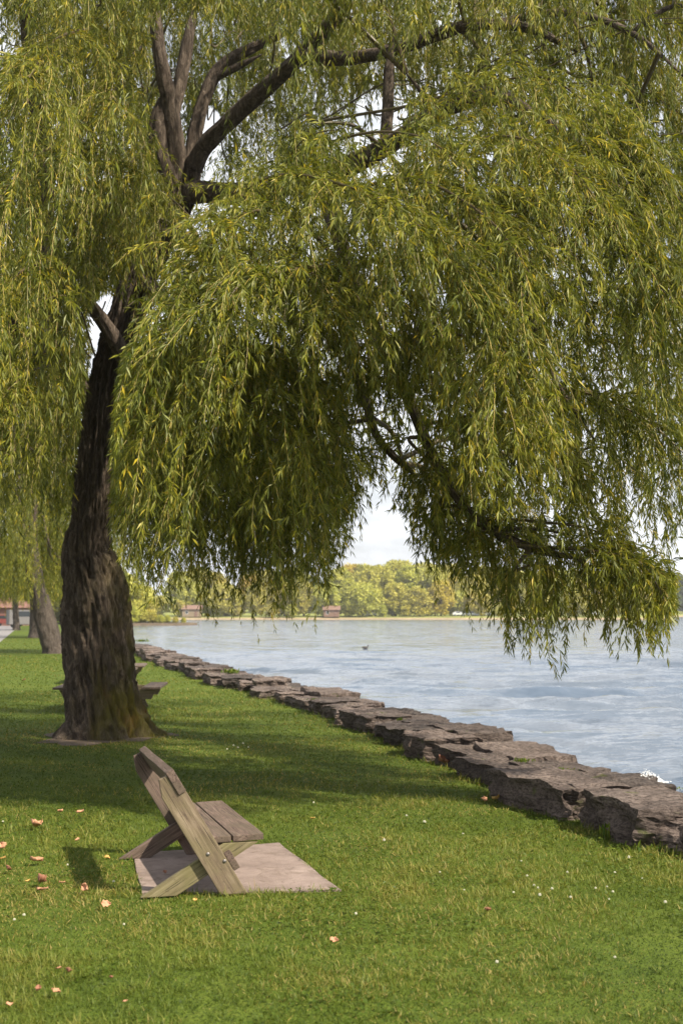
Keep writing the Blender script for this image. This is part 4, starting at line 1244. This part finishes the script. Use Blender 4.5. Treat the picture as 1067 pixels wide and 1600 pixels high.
for (px, py) in clover_px:
    g_ = G(px, py)
    e = empty('clover_flower', (g_[0], g_[1], 0), random.uniform(0, 6))
    s_ = random.uniform(0.55, 0.9) * (1.0 if g_[1] < 11 else 1.3)
    e.scale = (s_, s_, s_ * random.uniform(0.8, 1.2))
    tag(e, 'tiny white clover flower in the mown grass', 'flower', 'white clover flowers in the lawn')
    obj_me('flower_head', cme, e); obj_me('stalk', cst, e)

def dry_leaf_mesh(seed, curl):
    r_ = np.random.default_rng(seed)
    n, m = 9, 7
    out = []
    for i in range(n):
        t = i / (n - 1)
        w_ = math.sin(math.pi * min(1, t ** 0.75)) * (0.5 + 0.16 * math.sin(t * 17 + seed)) + 0.03
        for j in range(m):
            s_ = (j / (m - 1) - 0.5) * 2
            x = (t - 0.5); y = s_ * w_ * 0.6
            z = curl * (abs(s_) ** 1.6) * 0.28 + curl * 0.5 * (t - 0.5) ** 2 + 0.06 * math.sin(6 * t + 5 * s_ + seed) + r_.normal(0, 0.012)
            out.append((x, y, z))
    F = [(i * m + j, (i + 1) * m + j, (i + 1) * m + j + 1, i * m + j + 1) for i in range(n - 1) for j in range(m - 1)]
    V = np.array(out); V[:, 2] -= V[:, 2].min()
    return V, F
def leaf_mesh(seed, curl, mat):
    V, F = dry_leaf_mesh(seed, curl)
    me = mesh_np('fallen_leaf', V, F, [mat], smooth=True)
    return me
def place_leaf(px, py, size, label, mat, seed, curl, tilt=0.0, group='fallen leaves on the lawn'):
    g_ = G(px, py)
    o = obj_me('fallen_leaf', leaf_mesh(seed, curl, mat))
    s_ = size * g_[1] / FOC
    o.scale = (s_, s_ * 1.1, s_)
    o.location = (g_[0], g_[1], 0.035)
    o.rotation_euler = (R(tilt), R(10), seed * 1.3)
    sol = o.modifiers.new('thickness', 'SOLIDIFY'); sol.thickness = 0.012
    tag(o, label, 'leaf', group)
DL, DD, DY = M['dry_leaf'], M['dry_leaf_dark'], M['dry_leaf_yellow']
for args in [
    (56, 1298, 24, 'largest pale pink curled dead leaf on the lawn, left of the bench', DL, 1, 1.0, 15),
    (95, 1275, 11, 'small tan leaf, left one of the pair above the large pink leaf', DL, 2, 0.8),
    (126, 1276, 13, 'small tan leaf, right one of the pair nearest the bench back', DL, 3, 0.7),
    (5, 1331, 20, 'broad orange leaf cut by the left edge of the photo, below the large pink leaf', DL, 4, 0.6, 20),
    (57, 1353, 20, 'flat pinkish leaf midway between the large pink leaf and the dark crumpled one', DL, 5, 0.8),
    (62, 1387, 21, 'dark crumpled red-brown leaf on the lawn near the left edge', DD, 6, 1.6, 30),
    (67, 1399, 20, 'long light leaf lying just under the dark crumpled leaf', DL, 7, 0.3),
    (44, 1386, 9, 'small yellowish leaf touching the left of the dark crumpled leaf', DY, 8, 0.7),
    (136, 1397, 17, 'narrow tan leaf standing on its edge left of the bench foot', DL, 9, 0.9, 60),
    (165, 1422, 16, 'pale triangular leaf, lowest bright leaf left of the bench', DL, 10, 0.6, 55),
    (12, 1366, 14, 'brown leaf on its edge near the left border below the orange leaf', DD, 11, 1.0, 40),
    (3, 1350, 14, 'yellow-tan leaf cut by the left border of the photo', DY, 12, 0.6),
    (121, 1320, 9, 'tiny round tan leaf alone in the dark green grass patch', DL, 13, 0.6),
    (168, 1349, 11, 'dull orange leaf nearest the left rear foot of the bench', DY, 14, 0.7),
    (97, 1388, 10, 'small dull leaf between the dark crumpled leaf and the narrow upright leaf', DL, 15, 0.6),
    (106, 1530, 14, 'curled brown leaf in the lower left grass', DD, 16, 1.2, 25),
    (92, 1524, 9, 'small pale leaf beside the curled brown leaf in the lower left', DL, 17, 0.5),
    (60, 1558, 13, 'dark brown leaf at the lower left, left one of two', DD, 18, 0.9),
    (88, 1561, 16, 'long tan leaf at the lower left, right one of two', DL, 19, 0.4),
    (14, 1583, 12, 'orange leaf in the bottom left corner of the lawn', DL, 20, 0.8, 20),
    (174, 1540, 10, 'small red-brown leaf in the grass below the bench slab', DD, 21, 0.9),
    (196, 1577, 8, 'tiny tan leaf near the bottom edge of the lawn', DL, 22, 0.5),
    (305, 1416, 9, 'tan leaf in the grass right in front of the concrete slab', DY, 23, 0.7),
    (522, 1480, 14, 'pale leaf alone in the middle of the front lawn', DL, 24, 0.8, 30),
    (762, 1432, 14, 'dark red leaf in the grass at the right', DD, 25, 0.9),
    (489, 1286, 9, 'orange leaf in the grass beyond the slab towards the wall', DY, 26, 0.7),
    (776, 1254, 14, 'red-orange leaf at the foot of the stone wall', DY, 27, 0.9, 30),
    (757, 1257, 13, 'tan leaf at the foot of the stone wall beside the red-orange one', DL, 28, 0.9),
    (695, 1196, 22, 'russet leaf heaped in the dark corner at the wall foot, left one', DD, 29, 1.2, 20),
    (712, 1203, 20, 'russet leaf heaped in the dark corner at the wall foot, right one', DD, 30, 1.2),
    (44, 1037, 5, 'pale yellow leaf on the far lawn left of the leaning willow foot', DY, 31, 0.6),
    (38, 1065, 5, 'dark leaf on the far lawn left of the picnic table', DD, 32, 0.9),
    (258, 1372, 9, 'russet leaf lying on the slab under the bench', DD, 33, 0.8),
]:
    place_leaf(*args)

# weeds rooted in the wall and at its foot
def weed(px, py, z, h, n, label, spread=0.6, seed=0, tall=False, name='weed_plant'):
    r_ = np.random.default_rng(seed)
    g_ = G(px, py, z)
    e = empty(name, (g_[0], g_[1], z - 0.01))
    tag(e, label, 'plant', 'weeds along the wall')
    az = r_.uniform(0, 6.283, n); ln = r_.uniform(0.1, 1.0, n) * (0.5 if tall else 1.0)
    d = np.stack([np.cos(az) * np.sin(ln), np.sin(az) * np.sin(ln), np.cos(ln)], -1)
    b = np.zeros((n, 3)); b[:, 0] = r_.normal(0, spread * h, n); b[:, 1] = r_.normal(0, spread * h * 0.5, n)
    V, F, tt = kites(b, d, unit(np.cross(d, r_.normal(size=(n, 3)))), h * r_.uniform(0.5, 1.1, n), h * r_.uniform(0.1, 0.2, n), r_.random(n), 0.45, 0.3)
    obj_me('leaves', mesh_np('leaves', V, F, [M['weed']], attr=tt), e)['kind'] = 'stuff'
    k = max(4, n // 12)
    V, F, tt = kites(b[:k] * 0.6, unit(d[:k] + (0, 0, 1)), unit(r_.normal(size=(k, 3))), np.full(k, h * 0.8), np.full(k, h * 0.05), np.zeros(k), 0.3, 0.05)
    obj_me('stems', mesh_np('stems', V, F, [M['weed']], attr=tt), e)['kind'] = 'stuff'
TOPZ = 0.22
weed(817, 1190, TOPZ, 0.09, 60, 'dark leafy weed growing on the near wall top beside a flat stone', 0.6, 1)
weed(872, 1203, TOPZ, 0.06, 80, 'low yellow-green cushion of weed on the near wall top', 1.2, 2)
weed(1046, 1232, TOPZ, 0.05, 60, 'flat green weed on the wall top at the right edge of the photo', 1.6, 3)
weed(588, 1118, TOPZ, 0.10, 70, 'yellow-green weed on the lake edge of the wall, middle stretch', 0.8, 4)
weed(624, 1126, TOPZ, 0.10, 25, 'thin upright sprig on the lake edge of the wall', 0.3, 5, True)
weed(360, 1052, TOPZ, 0.22, 90, 'bright green grassy tuft sticking out on the lake side of the far wall', 0.5, 6, True)
weed(223, 1003, TOPZ, 0.30, 60, 'small bush of weed on the far end of the wall beside the trunk', 0.6, 7)
weed(658, 1143, TOPZ, 0.05, 50, 'low green weed in a joint of the middle wall top', 1.4, 8)
weed(490, 1093, TOPZ, 0.07, 40, 'yellowish weed patch on the far wall top', 1.5, 9)
weed(962, 1310, 0, 0.22, 45, 'tall leafy weed standing at the foot of the wall near the right block', 0.3, 10, True)
weed(890, 1268, 0, 0.14, 60, 'clump of long grass at the foot of the wall under the dark face', 0.5, 11, True)
weed(1040, 1330, 0, 0.13, 110, 'spread of clover leaves in front of the protruding block', 1.3, 12)

# ------------------------------------------------------------------ splash and bird on the water
sp_ = P(1010, 1201, 12.6)
bm = bmesh.new()
r_ = random.Random(9)
for i in range(800):
    u = r_.gauss(0, 0.5); 
    h = max(0, 1 - abs(u) / 1.1) * r_.random() ** 1.3
    m_ = Matrix.Translation((u * 0.15 + r_.gauss(0, .015), r_.gauss(0, .06), -0.13 + h * 0.12)) @ Matrix.Diagonal((r_.uniform(.7, 1.6), 1, r_.uniform(.5, 1.0), 1))
    bmesh.ops.create_icosphere(bm, subdivisions=1, radius=r_.uniform(0.002, 0.009) * (1.5 - h), matrix=m_)
spl = bm_obj('water_splash', bm, M['foam'], None, True)
spl.location = (sp_[0], sp_[1], sp_[2])
tag(spl, 'white foaming splash of a wave breaking behind the wall at the right', 'splash', kind='stuff')

def duck(px, py):
    g_ = G(px, py, WATER_Z + 0.02)
    e = empty('duck', tuple(g_), R(20))
    tag(e, 'small dark duck swimming alone out on the lake', 'duck')
    path = smooth_path([(-0.30, 0, 0.10, 0.012), (-0.22, 0, 0.07, 0.06), (-0.05, 0, 0.055, 0.105), (0.10, 0, 0.06, 0.095), (0.18, 0, 0.10, 0.055), (0.20, 0, 0.18, 0.035), (0.22, 0, 0.23, 0.045), (0.27, 0, 0.235, 0.035), (0.31, 0, 0.225, 0.010)], 40)
    V, F = tube_arrays(path, 14)
    obj_me('body', mesh_np('body', V, F, [M['duck']], smooth=True), e)
    bm = bmesh.new()
    bmesh.ops.create_cone(bm, cap_ends=True, segments=8, radius1=0.02, radius2=0.008, depth=0.06, matrix=Matrix.Translation((0.335, 0, 0.222)) @ Matrix.Rotation(R(90), 4, 'Y') @ Matrix.Diagonal((0.5, 1, 1, 1)))
    bm_obj('bill', bm, M['dry_leaf_yellow'], e)
    e.scale = (0.85, 0.85, 0.85)
duck(571, 1013)

# ------------------------------------------------------------------ far shore: trees, cabin, cars
def tree_meshes(seed, h, r, n_clump, per, leafsz, mat, conic=False):
    r_ = np.random.default_rng(seed)
    cen, rad = [], []
    for k in range(n_clump):
        th = r_.uniform(0, 6.283); zz = r_.uniform(0.0, 1.0)
        prof = (1 - zz) ** 0.7 if conic else math.sin(math.pi * (0.12 + 0.83 * zz)) ** 0.6
        q_ = r_.random() ** 0.4
        cen.append((math.cos(th) * r * prof * q_, math.sin(th) * r * prof * q_, h * (0.09 + 0.87 * zz)))
        rad.append(r * r_.uniform(0.16, 0.30))
    cen, rad = np.array(cen), np.array(rad)
    ci = np.repeat(np.arange(n_clump), per)
    dv_ = unit(r_.normal(size=(len(ci), 3)))
    b = cen[ci] + dv_ * (rad[ci] * r_.random(len(ci)) ** 0.35)[:, None] * np.array((1, 1, 0.8))
    d = unit(dv_ + r_.normal(0, 0.7, (len(ci), 3)))
    nrm = unit(dv_ + r_.normal(0, 0.5, (len(ci), 3)))
    sz = leafsz * r_.uniform(0.6, 1.3, len(ci))
    ct = r_.normal(0.5, 0.16, n_clump)[ci]
    V, F, tt = kites(b, d, nrm, sz, sz * 0.75, np.clip(ct + r_.normal(0, 0.15, len(ci)), 0, 1), 0.5, 0.1, 0.1)
    cm = mesh_np('crown', V, F, [mat], attr=tt)
    # stem with limbs
    Vs, Fs, off = [], [], 0
    tp4 = smooth_path([(0, 0, -0.3, h * 0.030), (0.02 * h, 0, h * 0.3, h * 0.022), (0, 0.02 * h, h * 0.6, h * 0.013), (0, 0, h * 0.9, h * 0.004)], 14)
    V, F = tube_arrays(tp4, 8); Vs.append(V); Fs.append(F); off += len(V)
    for k in range(7):
        a = tp4[4 + k, :3]; e = cen[r_.integers(0, n_clump)]
        lp = smooth_path([(*a, h * .010), (*((a + e) / 2 + (0, 0, h * .03)), h * .007), (*e, h * .003)], 8)
        V, F = tube_arrays(lp, 5); Vs.append(V); Fs.append(F + off); off += len(V)
    tm = mesh_np('trunk', np.vstack(Vs), np.vstack(Fs), [M['bark_grey']], smooth=True)
    return cm, tm
kinds = {
    'round': tree_meshes(1, 17, 7.4, 130, 72, 0.95, M['far_leaf']),
    'wide': tree_meshes(2, 13, 7.8, 130, 72, 0.9, M['far_leaf']),
    'tall': tree_meshes(3, 20, 6.4, 140, 72, 0.95, M['far_leaf']),
    'yellow': tree_meshes(4, 16, 6.0, 120, 72, 0.9, M['far_leaf_yellow'], False),
    'dark': tree_meshes(5, 15, 5.8, 110, 80, 0.9, M['far_leaf_dark']),
    'low': tree_meshes(6, 8, 4.5, 60, 55, 0.7, M['far_leaf']),
}
LOOK = {'round': 'rounded green tree', 'wide': 'wide spreading tree', 'tall': 'tall green tree', 'yellow': 'golden yellow tree', 'dark': 'dark green tree', 'low': 'low bushy green tree'}
ORD = ['first', 'second', 'third', 'fourth', 'fifth', 'sixth', 'seventh', 'eighth', 'ninth', 'tenth', 'eleventh', 'twelfth', 'thirteenth', 'fourteenth', 'fifteenth', 'sixteenth']
def far_tree(px, d, z, kind, s, label, group, rz=None):
    x = (px - 533.5) / FOC * d; s *= 0.9
    e = empty('tree', (x, d, z), random.uniform(0, 6.28) if rz is None else rz)
    e.scale = (s * random.uniform(0.92, 1.1),) * 2 + (s,)
    tag(e, label, 'tree', group)
    c_ = obj_me('crown', kinds[kind][0], e); c_['kind'] = 'stuff'
    obj_me('trunk', kinds[kind][1], e)
rows = [
    # name of row, distance, ground z, [(px, kind, scale)]
    ('bush row', 434, 0.4, [(230, 'low', .6), (282, 'low', .7), (306, 'low', .45), (526, 'low', .42), (325, 'low', .5), (372, 'low', .6), (425, 'low', .55), (456, 'low', .5), (545, 'low', .6), (597, 'low', .5), (635, 'low', .7), (668, 'low', .45), (778, 'low', .6), (815, 'low', .5), (870, 'low', .6), (950, 'low', .55)]),
    ('front row', 440, 0.5, [(250, 'low', .9), (300, 'round', .75), (350, 'wide', .9), (400, 'tall', .65), (445, 'round', .72), (475, 'tall', .68), (508, 'round', .70), (566, 'wide', .92), (618, 'round', .72), (655, 'low', 1.25), (688, 'yellow', .82), (714, 'low', 1.1), (745, 'wide', .72), (790, 'yellow', .7), (840, 'round', .7), (900, 'wide', .8), (960, 'round', .7)]),
    ('middle row', 475, 2.4, [(280, 'tall', .8), (335, 'round', .9), (390, 'yellow', .9), (430, 'tall', .8), (490, 'dark', .85), (530, 'tall', .88), (590, 'round', 1.05), (640, 'tall', .92), (672, 'round', .98), (710, 'yellow', .86), (735, 'wide', 1.1), (775, 'yellow', .95), (825, 'round', .9), (880, 'tall', .8), (930, 'yellow', .9), (990, 'round', .9)]),
    ('back row', 520, 4.5, [(310, 'round', 1.0), (410, 'wide', 1.2), (460, 'round', 1.0), (550, 'yellow', 1.15), (572, 'round', 1.05), (625, 'round', 1.15), (665, 'wide', 1.4), (700, 'round', 1.08), (760, 'round', 1.0), (800, 'wide', 1.2), (860, 'round', 1.0), (910, 'wide', 1.2), (965, 'round', 1.0)]),
]
for rn, d, z, lst in rows:
    cnt = {}
    for px, k, s in lst:
        i = cnt.get(k, 0); cnt[k] = i + 1
        far_tree(px, d + random.uniform(-6, 6), z, k, s, f'{LOOK[k]} on the far shore, {ORD[i]} from left in {rn}', 'trees on the far shore')
rr_ = [(1010, 700), (1040, 690), (1066, 705), (1092, 700), (1025, 735), (1055, 745), (1085, 740), (980, 730), (1120, 720)]
for i, (px, d) in enumerate(rr_):
    far_tree(px, d, 2.0, 'dark', 1.35 + 0.2 * (d > 720), f'dark green tree on the most distant right shore, {ORD[i]} of that wood', 'trees on the distant right shore')
for i, (px, d, k, s) in enumerate([(-40, 230, 'round', 1.0), (10, 245, 'dark', 1.1), (50, 250, 'round', 1.0), (95, 255, 'wide', 1.0), (140, 250, 'tall', .9), (190, 262, 'wide', .8), (225, 268, 'low', .9)]):
    far_tree(px, d, 0, k, s, f'{LOOK[k]} at the far end of the lawn, {ORD[i]} from the left', 'trees at the end of the lawn')
# shrubs on the headland
for i, (px, d, s) in enumerate([(205, 247, .45), (222, 249, .38), (240, 247, .28), (262, 249, .2), (215, 252, .5), (275, 246, .16), (288, 248, .14), (252, 246, .2)]):
    far_tree(px, d, -0.3, 'low', s, f'small shrub on the low headland right of the trunk, {ORD[i]} from the left', 'shrubs on the headland')

def box_part(name, parent, mat, lo, hi, bev=0.0):
    bm = bmesh.new()
    bmesh.ops.create_cube(bm, size=1)
    for v_ in bm.verts:
        v_.co = Vector([lo[i] + (v_.co[i] + 0.5) * (hi[i] - lo[i]) for i in range(3)])
    if bev: bmesh.ops.bevel(bm, geom=bm.edges[:], offset=bev, segments=2, affect='EDGES')
    return bm_obj(name, bm, mat, parent)
def house(px, d, z, w_, dp, h, rh, wall_m, roof_m, label, name='house'):
    x = (px - 533.5) / FOC * d
    e = empty(name, (x, d, z))
    tag(e, label, 'building')
    wl_ = box_part('wall', e, wall_m, (-w_ / 2, 0, 0), (w_ / 2, dp, h))
    ov = 0.4
    bm = bmesh.new()
    pts = [(-w_ / 2 - ov, -ov, h), (-w_ / 2 - ov, dp + ov, h), (-w_ / 2 - ov, dp / 2, h + rh)]
    a = [bm.verts.new(p) for p in pts]; b = [bm.verts.new((-p[0], p[1], p[2])) for p in pts]
    bm.faces.new(a); bm.faces.new(b[::-1])
    for i in range(3): bm.faces.new((a[i], a[(i + 1) % 3], b[(i + 1) % 3], b[i]))
    bm_obj('roof', bm, roof_m, e)
    nwin = max(2, int(w_ / 2.2))
    for i in range(nwin):
        cx = -w_ / 2 + (i + 0.5) * w_ / nwin
        if i == nwin // 2:
            box_part('door', e, M['roof_brown'], (cx - .45, -0.06, 0), (cx + .45, -0.003, min(2.0, h * .85)))
        else:
            f_ = box_part('window', e, M['white_paint'], (cx - .5, -0.05, h * .38), (cx + .5, -0.003, h * .8))
            box_part('pane', f_, M['dark_glass'], (cx - .42, -0.06, h * .42), (cx + .42, -0.052, h * .76))
    return e
house(518, 430, 0.2, 5.2, 4.5, 2.3, 1.4, M['house_wall'], M['roof_brown'], 'small brown brick cabin among the trees on the far shore', 'cabin')
house(300, 428, 0.2, 6.0, 4.5, 2.5, 1.4, M['house_tan'], M['roof_brown'], 'tan building on the far shore seen under the hanging willow leaves', 'cabin')
house(4, 172, 0, 6.0, 6.0, 2.4, 2.2, M['roof_red'], M['roof_red'], 'red brick house at the far left end of the path')
house(-32, 176, 0, 7.0, 6.0, 2.6, 2.0, M['house_tan'], M['roof_red'], 'tan house with red roof cut by the left edge')

def car(px, d, z, body_m, label, rz=0.0, van=False):
    x = (px - 533.5) / FOC * d
    e = empty('parked_car', (x, d, z), rz)
    tag(e, label, 'car', 'cars parked far away')
    L = 4.4
    prof = [(-2.2, .35), (2.2, .35), (2.2, .75), (1.9, .88), (1.1, .95), (.45, 1.42), (-1.2, 1.45), (-2.0, .98), (-2.2, .9)] if not van else [(-2.2, .35), (2.3, .35), (2.3, .95), (1.6, 1.15), (1.2, 2.05), (-2.2, 2.1)]
    bm = bmesh.new()
    a = [bm.verts.new((x_, -0.85, z_)) for x_, z_ in prof]; b = [bm.verts.new((x_, 0.85, z_)) for x_, z_ in prof]
    bm.faces.new(a); bm.faces.new(b[::-1])
    for i in range(len(prof)): bm.faces.new((a[i], a[(i + 1) % len(prof)], b[(i + 1) % len(prof)], b[i]))
    bmesh.ops.recalc_face_normals(bm, faces=bm.faces[:])
    bmesh.ops.bevel(bm, geom=bm.edges[:], offset=0.06, segments=2, affect='EDGES')
    bm_obj('body', bm, body_m, e)
    zt = 1.36 if not van else 1.9
    box_part('side_window', e, M['dark_glass'], (-1.1, -0.865, 0.98 if not van else 1.3), (0.45 if not van else 1.1, 0.865, zt))
    for wx in (-1.35, 1.35):
        for wy in (-0.80, 0.80):
            bm = bmesh.new()
            bmesh.ops.create_cone(bm, cap_ends=True, segments=16, radius1=0.33, radius2=0.33, depth=0.2, matrix=Matrix.Translation((wx, wy, 0.33)) @ Matrix.Rotation(R(90), 4, 'X'))
            w_ = bm_obj('wheel', bm, M['rubber'], e)
            bm = bmesh.new()
            bmesh.ops.create_cone(bm, cap_ends=True, segments=12, radius1=0.2, radius2=0.2, depth=0.22, matrix=Matrix.Translation((wx, wy, 0.33)) @ Matrix.Rotation(R(90), 4, 'X'))
            bm_obj('rim', bm, M['car_silver'], w_)
car(716, 437, 0.5, M['car_white'], 'white car parked on the far shore, left of three below the golden trees')
car(737, 437, 0.5, M['car_silver'], 'silver car parked on the far shore, middle of three below the golden trees')
car(757, 438, 0.5, M['car_white'], 'white car parked on the far shore, right of three below the golden trees', 0.3)
car(578, 436, 0.5, M['car_white'], 'white car half hidden between bushes on the far shore', 0.2)
car(925, 437, 0.5, M['car_white'], 'white car on the far shore seen through the lowest hanging branches')
car(44, 150, 0, M['grey_dark'], 'grey van parked at the far end of the lawn beside the leaning trunk', R(25), True)
car(15, 165, 0, M['car_red'], 'red car parked before the red house at the far left')

# ------------------------------------------------------------------ thin lake haze between here and the far shore
bm = bmesh.new()
bmesh.ops.create_cube(bm, size=1)
for v_ in bm.verts:
    v_.co = Vector((v_.co.x * 2000, 630 + v_.co.y * 1560, -2.2 + (v_.co.z + 0.5) * 50.0))
hz = bm_obj('haze', bm, None)
hm = bpy.data.materials.new('haze'); hm.use_nodes = True
hn = hm.node_tree.nodes; hn.clear()
ho = hn.new('ShaderNodeOutputMaterial'); hv = hn.new('ShaderNodeVolumePrincipled')
hv.inputs['Color'].default_value = (0.93, 0.95, 1.0, 1)
hv.inputs['Density'].default_value = 0.00024
hv.inputs['Anisotropy'].default_value = 0.3
hm.node_tree.links.new(hv.outputs['Volume'], ho.inputs['Volume'])
hz.data.materials.append(hm)
tag(hz, kind='stuff')
